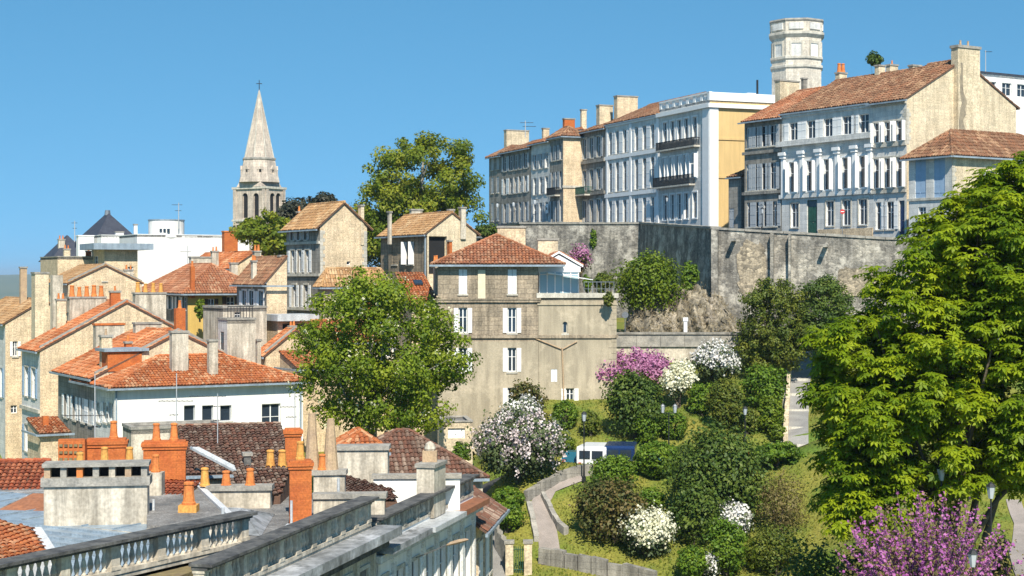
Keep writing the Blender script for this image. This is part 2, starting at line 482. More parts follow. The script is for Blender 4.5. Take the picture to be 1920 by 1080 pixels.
# ------------------------------------------------------------------ buildings
class Bld:
    def __init__(s, name, label, px=None, Y=None, th=30, r=None, l=None, w=None, d=None, eave=None, ze=None, z0=-16, wall='stone_tan',
                 cat='house', group=None, C=None, left=None):
        t = rad(th)
        s.ux = V((math.cos(t), math.sin(t), 0)); s.uy = V((-math.sin(t), math.cos(t), 0))
        s.C = V((C[0], C[1], 0)) if C is not None else V(((px - CX) / F * Y, Y, 0))
        s.w = w if w is not None else solve(s.C, s.ux, r)
        s.d = d if d is not None else solve(s.C, s.uy, l)
        s.z0 = z0
        s.z1 = ze if ze is not None else zz(eave, s.C.y)
        s.th = t
        s.wall = wall; s.leftmat = left
        s.root = thing(name, label, cat, (s.C.x, s.C.y, z0), t, group)
        s.holes = {'F': [], 'L': [], 'R': [], 'B': []}
        s.tops = []
    def pt(s, a, b, z):
        p = s.C + s.ux * a + s.uy * b
        return V((p.x, p.y, z))
    def fp(s, f, a, z, off=0.0):
        if f == 'F': return s.pt(a, -off, z)
        if f == 'L': return s.pt(-off, a, z)
        if f == 'R': return s.pt(s.w + off, a, z)
        return s.pt(a, s.d + off, z)
    def dirs(s, f):
        return {'F': (s.ux, -s.uy), 'L': (s.uy, -s.ux), 'R': (s.uy, s.ux), 'B': (s.ux, s.uy)}[f]
    def fs(s, f, px):
        if f == 'F': return solve(s.C, s.ux, px)
        if f == 'L': return solve(s.C, s.uy, px)
        return solve(s.pt(s.w, 0, 0), s.uy, px)
    def zpy(s, f, a, py):
        return zz(py, s.fp(f, a, 0).y)
    def fbox(s, mb, f, a0, a1, z0, z1, o0, o1):
        """box on a face: along a0..a1, height z0..z1, outward o0..o1"""
        u, n = s.dirs(f)
        mb.obox(s.fp(f, a0, z0, o0), u * (a1 - a0), n * (o1 - o0), V((0, 0, z1 - z0)))
        return mb
    def win(s, f, px0, px1, py0, py1, **k):
        a, b = sorted((s.fs(f, px0), s.fs(f, px1)))
        m = (a + b) / 2
        return s.addwin(f, a, b, s.zpy(f, m, py1), s.zpy(f, m, py0), **k)
    def row(s, f, pxs, hw, py0, py1, ref, **k):
        """a row of windows at the same level; ref: the column where py0/py1 were read; hw: half width in metres"""
        m = s.fs(f, ref); z1, z0 = s.zpy(f, m, py0), s.zpy(f, m, py1)
        for p in pxs:
            c = s.fs(f, p)
            s.addwin(f, c - hw, c + hw, z0, z1, **k)
    def addwin(s, f, a, b, z0, z1, sh=None, shm='paint_white', surround=None, frame='paint_white', pane='glass', door=False, sill=True,
               depth=.2, bars=True, arch=False, tilt=0.0):
        L = s.d if f in 'LR' else s.w
        a, b = max(a, .12), min(b, L - .12)
        if b - a < .2: return
        s.holes[f].append((a, b, z0, z1))
        u, n = s.dirs(f)
        if sh == 'closed':
            mb = MB(); m = (a + b) / 2
            for (p, q) in ((a + .01, m - .012), (m + .012, b - .01)):
                mb = MB(); s.fbox(mb, f, p, q, z0 + .01, z1 - .01, -.10, -.04)
                hh = (z1 - z0)
                for t in (.12, .5, .86): s.fbox(mb, f, p + .04, q - .04, z0 + hh * t, z0 + hh * t + .09, -.04, -.02)
                mb.build('shutter', shm, s.root)
            if sill: s.fbox(MB(), f, a - .08, b + .08, z0 - .12, z0 - .002, -.15, .09).build('sill', surround or 'trim_stone', s.root)
            s.fbox(MB(), f, a - .02, b + .02, z0 - .02, z1 + .02, -depth - .12, -depth - .06).build('window', pane, s.root)
            return
        mb = MB(); t = .065
        if door:
            s.fbox(mb, f, a, b, z0, z1, -depth, -depth + .07)
            m = (a + b) / 2; hh = z1 - z0
            for (p, q) in ((a + .08, m - .03), (m + .03, b - .08)):
                for (c0, c1) in ((.06, .38), (.44, .76)):
                    s.fbox(mb, f, p, q, z0 + hh * c0, z0 + hh * c1, -depth + .07, -depth + .095)
            w = mb.build('door', frame, s.root)
            s.fbox(MB(), f, a + .1, b - .1, z0 + hh * .82, z1 - .1, -depth + .07, -depth + .08).build('pane', pane, w)
            s.fbox(MB(), f, m - .09, m - .04, z0 + hh * .4, z0 + hh * .42, -depth + .07, -depth + .14).build('handle', 'metal', w)
        else:
            for (p, q, c, e) in ((a, a + t, z0, z1), (b - t, b, z0, z1), (a + t, b - t, z0, z0 + t), (a + t, b - t, z1 - t, z1)):
                s.fbox(mb, f, p, q, c, e, -depth, -depth + .06)
            if bars:
                m = (a + b) / 2
                s.fbox(mb, f, m - .04, m + .04, z0 + t, z1 - t, -depth, -depth + .055)
                hz = z0 + (z1 - z0) * .62
                s.fbox(mb, f, a + t, m - .04, hz - .02, hz + .02, -depth, -depth + .05)
                s.fbox(mb, f, m + .04, b - t, hz - .02, hz + .02, -depth, -depth + .05)
            w = mb.build('window', frame, s.root)
            s.fbox(MB(), f, a - .02, b + .02, z0 - .02, z1 + .02, -depth - .05, -depth - .004).build('pane', pane, w)
            if sill: s.fbox(MB(), f, a - .1, b + .1, z0 - .13, z0 - .002, -.15, .10).build('sill', surround or 'trim_stone', w)
        if surround:
            mb = MB(); g = .16
            s.fbox(mb, f, a - g, a - .002, z0, z1, -.1, .045); s.fbox(mb, f, b + .002, b + g, z0, z1, -.1, .045)
            s.fbox(mb, f, a - g, b + g, z1 + .002, z1 + g, -.1, .06)
            mb.build('surround', surround, s.root)
        if arch:
            mb = MB(); m = (a + b) / 2; r = (b - a) / 2; zs = z1 - r; k = 8
            for i in range(k):
                t0, t1 = math.pi * (1 - i / k), math.pi * (1 - (i + 1) / k)
                x0, y0, x1, y1 = m + r * math.cos(t0), zs + r * math.sin(t0), m + r * math.cos(t1), zs + r * math.sin(t1)
                mb.prism([s.fp(f, x0, y0, -.12), s.fp(f, x1, y1, -.12), s.fp(f, x1, z1 + .01, -.12), s.fp(f, x0, z1 + .01, -.12)], n * .125)
            mb.build('arch_stone', s.wall, s.root)
        if sh == 'open':
            g = .17 if surround else .03
            hw = (b - a) * .52
            for (p, q) in ((a - g - hw, a - g), (b + g, b + g + hw)):
                if p < .02 or q > L - .02:
                    continue
                mb = MB(); s.fbox(mb, f, p, q, z0 + .01, z1 - .02, .035, .075)
                hh = z1 - z0
                for t in (.10, .48, .86): s.fbox(mb, f, p + .03, q - .03, z0 + hh * t, z0 + hh * t + .08, .075, .092)
                mb.build('shutter', shm, s.root)
        elif sh == 'ajar':        # shutters standing square to the wall
            for p in (a - .05, b + .01):
                mb = MB(); s.fbox(mb, f, p, p + .04, z0 + .01, z1 - .02, .02, (b - a) * .42)
                mb.build('shutter', shm, s.root)
        return w
    def band(s, fcs, z, h, proud, mat='trim_stone', name='string_course', a0=None, a1=None):
        for f in fcs:
            L = s.d if f in 'LR' else s.w
            e0 = -proud * .98 if a0 is None else a0
            e1 = L + proud * .98 if a1 is None else a1
            if f == 'L' and a0 is None: e0 = .003
            s.fbox(MB(), f, e0, e1, z, z + h, -.05, proud).build(name, mat, s.root)
    def quoins(s, f, a, z0, z1, mat='trim_stone', h=.36, w=.5):
        z = z0; i = 0
        while z + h < z1:
            ww = w if i % 2 else w * .62
            q = (a, a + ww) if a < 1 else (a - ww, a)
            s.fbox(MB(), f, q[0], q[1], z + .012, z + h - .012, -.05, .03).build('quoin', mat, s.root)
            z += h; i += 1
    def roof(s, kind, h=None, apex=None, oh=.4, og=.12, mat='tile_orange', pitch=.26, row=.42, gut='FL', coping=False, cornice=None,
             gablemat=None, flush=False, parapet=.5, ridge_mat=None):
        w, d, z = s.w, s.d, s.z1
        if apex is not None:      # (py) of the ridge, read at its near end
            if kind == 'gL': q = s.pt(w / 2, 0, 0)
            elif kind == 'gF': q = s.pt(0, d / 2, 0)
            elif kind == 'shedL': q = s.pt(w, 0, 0)
            elif kind == 'shedF': q = s.pt(0, d, 0)
            else: q = s.pt(w / 2, d / 2, 0)
            h = zz(apex, q.y) - z
        s.h = h; s.kind = kind
        R = s.root; pl = []
        p = s.pt
        if kind == 'gL':
            k = h / (w / 2); e = z - k * oh
            pl = [[p(-oh, d + og, e), p(-oh, -og, e), p(w / 2, -og, z + h), p(w / 2, d + og, z + h)],
                  [p(w + oh, -og, e), p(w + oh, d + og, e), p(w / 2, d + og, z + h), p(w / 2, -og, z + h)]]
            s.tops = [('F', [(0, z), (w, z), (w / 2, z + h)]), ('B', [(0, z), (w, z), (w / 2, z + h)])]
            rid = [(p(w / 2, -og, z + h), p(w / 2, d + og, z + h))]
        elif kind == 'gF':
            k = h / (d / 2); e = z - k * oh
            pl = [[p(-og, -oh, e), p(w + og, -oh, e), p(w + og, d / 2, z + h), p(-og, d / 2, z + h)],
                  [p(w + og, d + oh, e), p(-og, d + oh, e), p(-og, d / 2, z + h), p(w + og, d / 2, z + h)]]
            s.tops = [('L', [(0, z), (d, z), (d / 2, z + h)]), ('R', [(0, z), (d, z), (d / 2, z + h)])]
            rid = [(p(-og, d / 2, z + h), p(w + og, d / 2, z + h))]
        elif kind == 'shedL':
            k = h / w; e = z - k * oh
            pl = [[p(-oh, d + og, e), p(-oh, -og, e), p(w, -og, z + h), p(w, d + og, z + h)]]
            s.tops = [('F', [(0, z), (w, z), (w, z + h)]), ('B', [(0, z), (w, z), (w, z + h)]), ('R', [(0, z), (d, z), (d, z + h), (0, z + h)])]
            rid = []
        elif kind == 'shedF':
            k = h / d; e = z - k * oh
            pl = [[p(-og, -oh, e), p(w + og, -oh, e), p(w + og, d, z + h), p(-og, d, z + h)]]
            s.tops = [('L', [(0, z), (d, z), (d, z + h)]), ('R', [(0, z), (d, z), (d, z + h)]), ('B', [(0, z), (w, z), (w, z + h), (0, z + h)])]
            rid = []
        elif kind == 'hip':
            m = min(w, d) / 2; k = h / m; e = z - k * oh
            if w >= d: A, B = p(m, d / 2, z + h), p(w - m, d / 2, z + h)
            else: A, B = p(w / 2, m, z + h), p(w / 2, d - m, z + h)
            c = [p(-oh, -oh, e), p(w + oh, -oh, e), p(w + oh, d + oh, e), p(-oh, d + oh, e)]
            if w >= d: pl = [[c[0], c[1], B, A], [c[1], c[2], B], [c[2], c[3], A, B], [c[3], c[0], A]]
            else: pl = [[c[0], c[1], A], [c[1], c[2], B, A], [c[2], c[3], B], [c[3], c[0], A, B]]
            pl = [[q for i, q in enumerate(x) if i == 0 or (q - x[i - 1]).length > 1e-3] for x in pl]
            rid = [(c[0], A), (c[1], B if w >= d else A), (c[3], A if w >= d else B), (c[2], B)]
            if (A - B).length > .2: rid.append((A, B))
        elif kind == 'flat':
            MB().prism([p(0, 0, z - .3), p(w, 0, z - .3), p(w, d, z - .3), p(0, d, z - .3)], (0, 0, .25)).build('roof', mat if mat in MAT and 'tile' not in mat else 'bitumen', R)
            if parapet:
                for (f, a0, a1) in (('F', -.05, w + .05), ('B', -.05, w + .05), ('L', .30, d - .30), ('R', .30, d - .30)):
                    s.fbox(MB(), f, a0, a1, z, z + parapet * .25, -.28, .06).build('coping', 'coping' if cornice is None else cornice, R)
            return
        slab = MB()
        for x in pl:
            n = (x[1] - x[0]).cross(x[2] - x[0]).normalized()
            if n.z < 0: n = -n
            slab.prism([q - n * .10 for q in x], n * .10)
        slab.build('roof', 'slate' if mat == 'slate' else 'roof_under', R)
        if mat != 'slate':
            tile_part(pl, mat, R, pitch, row)
            rt = MB()
            for a, b in rid:
                L = (b - a).length; nn = max(1, int(L / (row * 1.0)))
                for i in range(nn):
                    q0 = a.lerp(b, i / nn); q1 = a.lerp(b, min(1, (i + 1.08) / nn))
                    rt.tube(q0 + V((0, 0, .05)), q1 + V((0, 0, .03)), pitch * .50, pitch * .42, 6)
            if rt.v:
                me = rt.build('ridge_tiles', mat, R, kind='stuff')
                at = me.data.attributes.new('var', 'FLOAT', 'POINT')
                rr = np.repeat(RNG.random(len(rt.v) // 12 + 1), 12)[:len(rt.v)]
                at.data.foreach_set('value', rr.astype(np.float32))
        if gut:
            for f in gut:
                if (kind == 'gL' and f in 'FB') or (kind == 'gF' and f in 'LR'): continue
                L = s.d if f in 'LR' else s.w
                s.fbox(MB(), f, -oh, L + oh, e - .16, e - .02, oh - .02, oh + .12).build('gutter', 'zinc', R)
        if coping:
            t = .3
            for f, poly in s.tops:
                if f not in 'FL': continue
                u, n = s.dirs(f); mb = MB()
                L = w if f == 'F' else d
                for (a, b) in (((0, z), (L / 2, z + h)), ((L, z), (L / 2, z + h))):
                    q = [s.fp(f, a[0], a[1] + .02, .05), s.fp(f, b[0], b[1] + .02, .05), s.fp(f, b[0], b[1] + .26, .05), s.fp(f, a[0], a[1] + .26, .05)]
                    mb.prism(q, -n * (t + .05))
                mb.build('coping', 'coping', R)
        return pl
    def done(s):
        mb = MB()
        def grid(f, L):
            z0, z1 = s.z0, s.z1
            hs = s.holes[f]
            xs = sorted(set([0, L] + [v for h in hs for v in h[:2]])); zs = sorted(set([z0, z1] + [min(max(v, z0), z1) for h in hs for v in h[2:]]))
            for i in range(len(xs) - 1):
                for j in range(len(zs) - 1):
                    cx, cz = (xs[i] + xs[i + 1]) / 2, (zs[j] + zs[j + 1]) / 2
                    if any(h[0] < cx < h[1] and h[2] < cz < h[3] for h in hs): continue
                    mb.poly([s.fp(f, xs[i], zs[j]), s.fp(f, xs[i + 1], zs[j]), s.fp(f, xs[i + 1], zs[j + 1]), s.fp(f, xs[i], zs[j + 1])])
            for h in hs:
                a, b, c, e = h; D = -.42
                mb.poly([s.fp(f, a, c), s.fp(f, a, e), s.fp(f, a, e, D), s.fp(f, a, c, D)])
                mb.poly([s.fp(f, b, c), s.fp(f, b, e), s.fp(f, b, e, D), s.fp(f, b, c, D)])
                mb.poly([s.fp(f, a, e), s.fp(f, b, e), s.fp(f, b, e, D), s.fp(f, a, e, D)])
                mb.poly([s.fp(f, a, c), s.fp(f, b, c), s.fp(f, b, c, D), s.fp(f, a, c, D)])
        lm = s.leftmat
        for f, L in (('F', s.w), ('R', s.d), ('B', s.w)): grid(f, L)
        if not lm: grid('L', s.d)
        for f, poly in s.tops:
            mb.poly([s.fp(f, a, z) for a, z in poly])
        o = mb.build('wall', s.wall, s.root)
        if lm:
            mb = MB(); grid('L', s.d)
            mb.build('facade', lm, s.root)
        return o
    def chim(s, px0, px1, py0, py1, Y, mat='stone_tan', dd=None, pots=0, potm='clay', cap='coping', poth=.6, under=1.5):
        return chimney(px0, px1, py0, py1, Y, s.root, s.th, mat, dd, pots, potm, cap, poth, under)
    def skirt(s, f, z0, z1, mat, proud=.03, a0=0, a1=None):
        L = a1 or (s.d if f in 'LR' else s.w)
        hs = [h for h in s.holes[f] if h[1] > a0 and h[0] < L]
        xs_ = sorted(set([a0, L] + [min(max(v, a0), L) for h in hs for v in h[:2]])); zs_ = sorted(set([z0, z1] + [min(max(v, z0), z1) for h in hs for v in h[2:]]))
        mb = MB()
        for i in range(len(xs_) - 1):
            for j in range(len(zs_) - 1):
                cx, cz = (xs_[i] + xs_[i + 1]) / 2, (zs_[j] + zs_[j + 1]) / 2
                if any(h[0] < cx < h[1] and h[2] < cz < h[3] for h in hs): continue
                s.fbox(mb, f, xs_[i], xs_[i + 1], zs_[j], zs_[j + 1], -.05, proud)
        mb.build('plinth', mat, s.root)
def pot(c, h, mat, parent, r=None, top=None):
    r = r or h * .24
    mb = MB()
    mb.lathe(c, [(r * 1.15, 0), (r * 1.15, h * .10), (r * .98, h * .14), (r * .72, h * .86), (r * .86, h * .88), (r * .86, h * .96), (r * .62, h), (r * .5, h * .9)], 10)
    return mb.build('chimney_pot', mat, parent, smooth=False)
def chimney(px0, px1, py0, py1, Y, root, th, mat, dd=None, pots=0, potm='clay', cap='coping', poth=.6, under=1.5):
    vis = (px1 - px0) / F * Y
    ux = V((math.cos(th), math.sin(th), 0)); uy = V((-math.sin(th), math.cos(th), 0))
    c_, s_ = math.cos(th), abs(math.sin(th))
    dd = dd if dd is not None else min(.6, vis * .55)
    w = max(.25, (vis - dd * s_) / c_)
    k = (px0 + px1) / 2
    c = P(k, 0, Y); z1 = zz(py0, Y); z0 = zz(py1, Y) - under
    o = V((c.x, c.y, z0)) - ux * w / 2 - uy * dd / 2
    ch_h = .16 if cap else 0
    mb = MB().obox(o, ux * w, uy * dd, V((0, 0, z1 - ch_h - z0)))
    ch = mb.build('chimney', mat, root)
    if cap:
        g = .07
        MB().obox(V((o.x, o.y, z1 - ch_h)) - ux * g - uy * g, ux * (w + 2 * g), uy * (dd + 2 * g), V((0, 0, ch_h))).build('chimney_cap', cap, ch)
    for i in range(pots):
        q = V((o.x, o.y, z1)) + uy * dd / 2 + ux * (w * (i + .5) / pots)
        pot(q, poth * random.uniform(.9, 1.08), potm, ch)
    return ch
# ------------------------------------------------------------------ plants
def leaf_arrays(c, n, size, rng, aspect=.62):
    """rhombic leaves: centres (N,3), normals (N,3), sizes (N,)"""
    N_ = len(c)
    n = n / np.linalg.norm(n, axis=1, keepdims=True)
    r = rng.normal(size=(N_, 3))
    t = np.cross(n, r); t /= np.linalg.norm(t, axis=1, keepdims=True) + 1e-9
    b = np.cross(n, t)
    s = size[:, None] * .5
    fold = n * s * .25
    v = np.stack([c - t * s, c - b * s * aspect + fold, c + t * s, c + b * s * aspect + fold], 1).reshape(-1, 3)
    q = np.arange(N_ * 4).reshape(-1, 4)
    return v, q
def clump_cloud(rng, ell, nclump, nleaf, cr, shell=.45, flat=.8, up=.35, rnd=.7, cut=None, ragged=.12):
    """leaf centres / normals / variation, spread through clumps that fill ellipsoids (cx,cy,cz,rx,ry,rz)"""
    E = np.array(ell, dtype=float)
    wts = E[:, 3] * E[:, 4] * E[:, 5]; wts = wts ** .75; wts /= wts.sum()
    ei = rng.choice(len(E), nclump, p=wts)
    d = rng.normal(size=(nclump, 3)); d /= np.linalg.norm(d, axis=1, keepdims=True)
    rr = shell + (1 - shell) * rng.random(nclump) ** .6
    rr = rr * (1 + rng.normal(0, ragged, nclump))
    cc = E[ei, :3] + d * rr[:, None] * E[ei, 3:]
    crad = cr * (0.6 + .8 * rng.random(nclump))
    wl_ = crad ** 2; wl_ /= wl_.sum()
    li = rng.choice(nclump, nleaf, p=wl_)
    ld = rng.normal(size=(nleaf, 3)); ld /= np.linalg.norm(ld, axis=1, keepdims=True)
    lr = rng.random(nleaf) ** .40
    off = ld * lr[:, None] * crad[li][:, None]; off[:, 2] *= flat
    pts = cc[li] + off
    nm = .65 * ld + .35 * d[li] + rnd * rng.normal(size=(nleaf, 3)) * .6 + np.array([0, 0, up])
    var = np.clip(.5 + .26 * rng.normal(size=nclump)[li] + .2 * rng.normal(size=nleaf), 0, 1)
    if cut is not None:
        k = pts[:, 2] > cut
        pts, nm, var = pts[k], nm[k], var[k]
    return pts, nm, var, cc
def leaves(name, parent, mat, pts, nm, var, size, rng, aspect=.62):
    sz = size * (0.7 + .6 * rng.random(len(pts)))
    v, q = leaf_arrays(pts, nm, sz, rng, aspect)
    return np_mesh(name, v, q, mat, parent, np.repeat(var, 4))
def limb_tree(mb, base, top, r, targets, rng, bend=.12):
    """tapered trunk with limbs reaching towards the clumps"""
    base, top = V(base), V(top)
    n = 6; pts = []
    for i in range(n + 1):
        t = i / n
        q = base.lerp(top, t) + V((rng.normal() * bend * r * 2 * (t > 0), rng.normal() * bend * r * 2 * (t > 0), 0))
        pts.append(q)
    for i in range(n):
        ra, rb = r * (1 - .75 * i / n), r * (1 - .75 * (i + 1) / n)
        if i == 0: ra *= 1.35
        mb.tube(pts[i], pts[i + 1], ra, rb, 9, False)
    for t in targets:
        t = V(t)
        j = int(min(n - 1, max(1, 1 + (rng.random() * (n - 1)))))
        s = pts[j]
        if t.z < s.z + .2: s = pts[max(1, j - 2)]
        m1 = s.lerp(t, .4) + V((0, 0, (t - s).length * .10)) + V(rng.normal(size=3) * .15)
        r0 = r * (1 - .75 * j / n) * .5
        mb.tube(s, m1, r0, r0 * .6, 6, False); mb.tube(m1, t, r0 * .6, r0 * .15, 5, False)
SEED = [100]
def shrub(name, label, px0, px1, py0, py1, mat='leaf_hedge', n=4200, leaf=.20, bloom=None, nb=1200, bsize=.16, cat='shrub', group=None, cr=.32,
          nclump=None, shell=.55, rag=.10, depth=None, at=None, stems=True, extra=None, clipped=False, bl_low=.0, ybase=None, aspect=.62, up=.35, dense=1.0):
    """a shrub whose foot stands on the ground under pixel row py1 and whose crown spans px0..px1, py0..py1"""
    SEED[0] += 1
    rng = np.random.default_rng(SEED[0])
    pxc = (px0 + px1) / 2
    g = at or G(pxc, ybase or py1)
    Y = g.y
    if not at and not ybase:               # stand the foot a little behind the visible lower edge
        Y = Y + .25 * (px1 - px0) / F * Y * .5
        g = V(((pxc - CX) / F * Y, Y, H((pxc - CX) / F * Y, Y)))
    w = (px1 - px0) / F * Y / 2
    zt = zz(py0, Y); zb = max(g.z - .05, zz(py1, Y) - .1) if ybase else g.z - .05
    hgt = zt - zb
    root = thing(name, label, cat, (g.x, g.y, g.z), 0, group)
    ry = (depth or w * .9)
    k = .90
    ell = [(g.x, g.y, zb + hgt * .5, w * k, ry * k, hgt * .5 * k)]
    if not clipped:
        for i in range(3):
            ell.append((g.x + rng.uniform(-.35, .35) * w, g.y + rng.uniform(-.3, .3) * ry, zb + hgt * rng.uniform(.40, .68), w * rng.uniform(.5, .68), ry * .6, hgt * rng.uniform(.27, .34)))
    if extra: ell += [(g.x + e[0] * w, g.y + e[1] * ry, zb + e[2] * hgt, e[3] * w, e[4] * ry, e[5] * hgt) for e in extra]
    R = min(w, hgt * .5)
    crd = cr * R * (.6 if clipped else 1)
    nc = nclump or int(60 + 30 * (w * hgt))
    if clipped: nc = int(nc * 2.2)
    nn = int(n * dense)
    pts, nm, var, cc = clump_cloud(rng, ell, nc, nn, crd, shell=.80 if clipped else shell, ragged=.02 if clipped else rag, cut=g.z - .1, up=up)
    leaves('foliage', root, mat, pts, nm, var, leaf, rng, aspect)
    if stems:
        mb = MB()
        for i in range(5):
            t = cc[rng.integers(len(cc))]
            b = V((g.x + rng.uniform(-.15, .15) * w, g.y + rng.uniform(-.1, .1) * ry, g.z - .2))
            m = b.lerp(V(t), .55) + V((0, 0, .15 * hgt))
            mb.tube(b, m, .05 + .02 * w, .035, 6, False); mb.tube(m, V(t), .035, .012, 5, False)
        mb.build('stem', 'bark', root)
    if bloom:
        # panicles on the outer side of the clumps
        nf = max(18, nb // 24)
        d = rng.normal(size=(nf * 3, 3)); d[:, 2] = np.abs(d[:, 2]) * .9 + bl_low; d[:, 1] -= .35
        d /= np.linalg.norm(d, axis=1, keepdims=True)
        E = np.array(ell); ei = rng.integers(len(E), size=len(d))
        c = E[ei, :3] + d * E[ei, 3:] * (1.0 + rng.normal(0, .05, len(d)))[:, None]
        c = c[c[:, 2] > zb + hgt * .12][:nf]; d = d[:len(c)]
        per = 24
        off = rng.normal(size=(len(c), per, 3)) * bsize * .85; off[:, :, 2] *= 1.6
        pp = (c[:, None, :] + off).reshape(-1, 3)
        nb_ = np.repeat(d, per, 0) + rng.normal(size=(len(pp), 3)) * .6
        vr = np.clip(np.repeat(rng.random(len(c)), per) * .7 + rng.random(len(pp)) * .3, 0, 1)
        leaves('blossom', root, bloom, pp, nb_, vr, bsize, rng, .9)
    return root
def tree(name, label, base, ell, mat, nclump, nleaf, leaf, cr, trunk_top, tr=.35, bark='bark', group=None, palm=False, shell=.35, rag=.12,
         nl=10, aspect=.62, up=.35, flat=.8, seed=None, rnd=.7):
    SEED[0] += 1
    rng = np.random.default_rng(seed or SEED[0])
    root = thing(name, label, 'tree', tuple(base), 0, group)
    pts, nm, var, cc = clump_cloud(rng, ell, nclump, nleaf, cr, shell=shell, ragged=rag, up=up, flat=flat, rnd=rnd)
    if palm:
        # five drooping leaflets fan out from each leaf stalk
        m = len(pts); n = nm / np.linalg.norm(nm, axis=1, keepdims=True)
        n = n * .6 + np.array([0, 0, .7]); n /= np.linalg.norm(n, axis=1, keepdims=True)
        r = rng.normal(size=(m, 3)); t = np.cross(n, r); t /= np.linalg.norm(t, axis=1, keepdims=True); b = np.cross(n, t)
        sz = leaf * (.7 + .6 * rng.random(m)); V_, Q_, R_ = [], [], []; k = 0
        for i in range(6):
            a = (i - 2.5) * .88
            dirv = t * math.cos(a) + b * math.sin(a)
            per = np.cross(n, dirv)
            l = sz * (1.0 - .10 * abs(i - 2.5))
            p0 = pts; p2 = pts + dirv * l[:, None] - n * (l * .32)[:, None]
            mid = pts + dirv * (l * .6)[:, None] - n * (l * .06)[:, None]
            wv = per * (l * .20)[:, None]
            V_.append(np.stack([p0, mid - wv, p2, mid + wv], 1).reshape(-1, 3)); R_.append(np.repeat(np.clip(var + rng.normal(0, .05, m), 0, 1), 4))
            Q_.append(np.arange(m * 4).reshape(-1, 4) + k); k += m * 4
        np_mesh('crown', np.concatenate(V_), np.concatenate(Q_), mat, root, np.concatenate(R_))
    else:
        leaves('crown', root, mat, pts, nm, var, leaf, rng, aspect)
    mb = MB()
    sel = cc[rng.choice(len(cc), min(nl, len(cc)), replace=False)]
    limb_tree(mb, V(base) - V((0, 0, .3)), trunk_top, tr, sel, rng)
    mb.build('trunk', bark, root, smooth=True)
    return root
# ================================================================== the setting
random.seed(5)
def structure(o):
    o['kind'] = 'structure'; return o
# ground: one sheet from behind the camera to the far hills
xs = sorted(set([-9000, -6000, -4000, -2600, -1800, -1200, -800, -500, -300, -200, -140, -100, -80] + list(range(-60, 61)) + [80, 100, 140, 200, 300, 500, 800, 1200, 1800, 2600, 4000, 6000, 9000]))
ys = sorted(set([-200, -50, 0, 20] + list(range(30, 141)) + [125.5, 126.6, 102.5, 103.3, 150, 165, 180, 200, 250, 300, 400, 500, 700, 900, 1200, 1600, 2200, 3000, 3800, 4600, 5200, 5600, 6000, 6300, 6600, 7000, 7300, 7600, 8200, 9000, 11000, 14000]))
gv = np.array([(x, y, H(x, y)) for y in ys for x in xs])
nx = len(xs)
gq = np.array([(j * nx + i, j * nx + i + 1, (j + 1) * nx + i + 1, (j + 1) * nx + i) for j in range(len(ys) - 1) for i in range(nx - 1)])
near = np.array([ys[q[0] // nx] < 500 for q in gq])
structure(np_mesh('ground', gv, gq[near], 'grass', smooth=True))
structure(np_mesh('hills', gv, gq[~near], 'farland', smooth=True))

PATHS = []
def ribbon(name, pts, mat, lift=.05, kind='structure', thick=None):
    """a path draped on the ground: pts = (x, y, half width)"""
    PATHS.append(pts)
    v, q = [], []
    fine = []
    for a, b in zip(pts[:-1], pts[1:]):
        n = max(2, int(math.hypot(b[0] - a[0], b[1] - a[1]) / .7))
        for i in range(n): fine.append([a[k] + (b[k] - a[k]) * i / n for k in range(3)])
    fine.append(list(pts[-1]))
    for i, (x, y, w) in enumerate(fine):
        a = fine[max(0, i - 1)]; b = fine[min(len(fine) - 1, i + 1)]
        d = V((b[0] - a[0], b[1] - a[1], 0)).normalized(); n = V((-d.y, d.x, 0))
        for t in (-1, -.5, 0, .5, 1):
            p = (x + n.x * w * t, y + n.y * w * t)
            v.append((p[0], p[1], max(H(p[0], p[1]), H(x, y) - .2) + lift))
    for i in range(len(fine) - 1):
        for k in range(4): q.append((i * 5 + k, i * 5 + k + 1, i * 5 + k + 6, i * 5 + k + 5))
    o = np_mesh(name, np.array(v), np.array(q), mat, smooth=True)
    o['kind'] = kind
    return o
def gp(px, py, w):
    g = G(px, py); return (g.x, g.y, w)
ribbon('road', [(-30, 105.6, 1.9), (-10, 105.6, 1.9), (0, 105.6, 1.9), (20, 105.6, 1.9), (45, 105.6, 1.9)], 'asphalt', .06)
ribbon('path', [gp(1035, 1060, .6), gp(1026, 1000, .58), gp(1012, 945, .5), gp(1030, 917, .5), gp(1090, 895, .45)], 'gravel', .06)
ribbon('path', [gp(1488, 845, .95), gp(1490, 790, .95), gp(1493, 735, .95), gp(1498, 690, .95), gp(1502, 655, .9)], 'paving', .07)
ribbon('path', [gp(1930, 1078, .6), gp(1912, 1040, .5), gp(1918, 985, .45), gp(1900, 940, .4)], 'gravel', .06)
ribbon('street', [(-2.0, 50, 2.4), (0.5, 70, 2.4), (-1.4, 86, 1.4), (-2.2, 96, 1.4)], 'paving', .05)
# steps of the garden stair: each tread across the path
for py in (838, 805, 772, 742, 714):
    g = G(1490, py)
    structure(MB().obox((g.x - 1.0, g.y - .22, g.z - .3), (2.0, 0, 0), (0, .44, 0), (0, 0, .46)).build('path_step', 'trim_stone'))

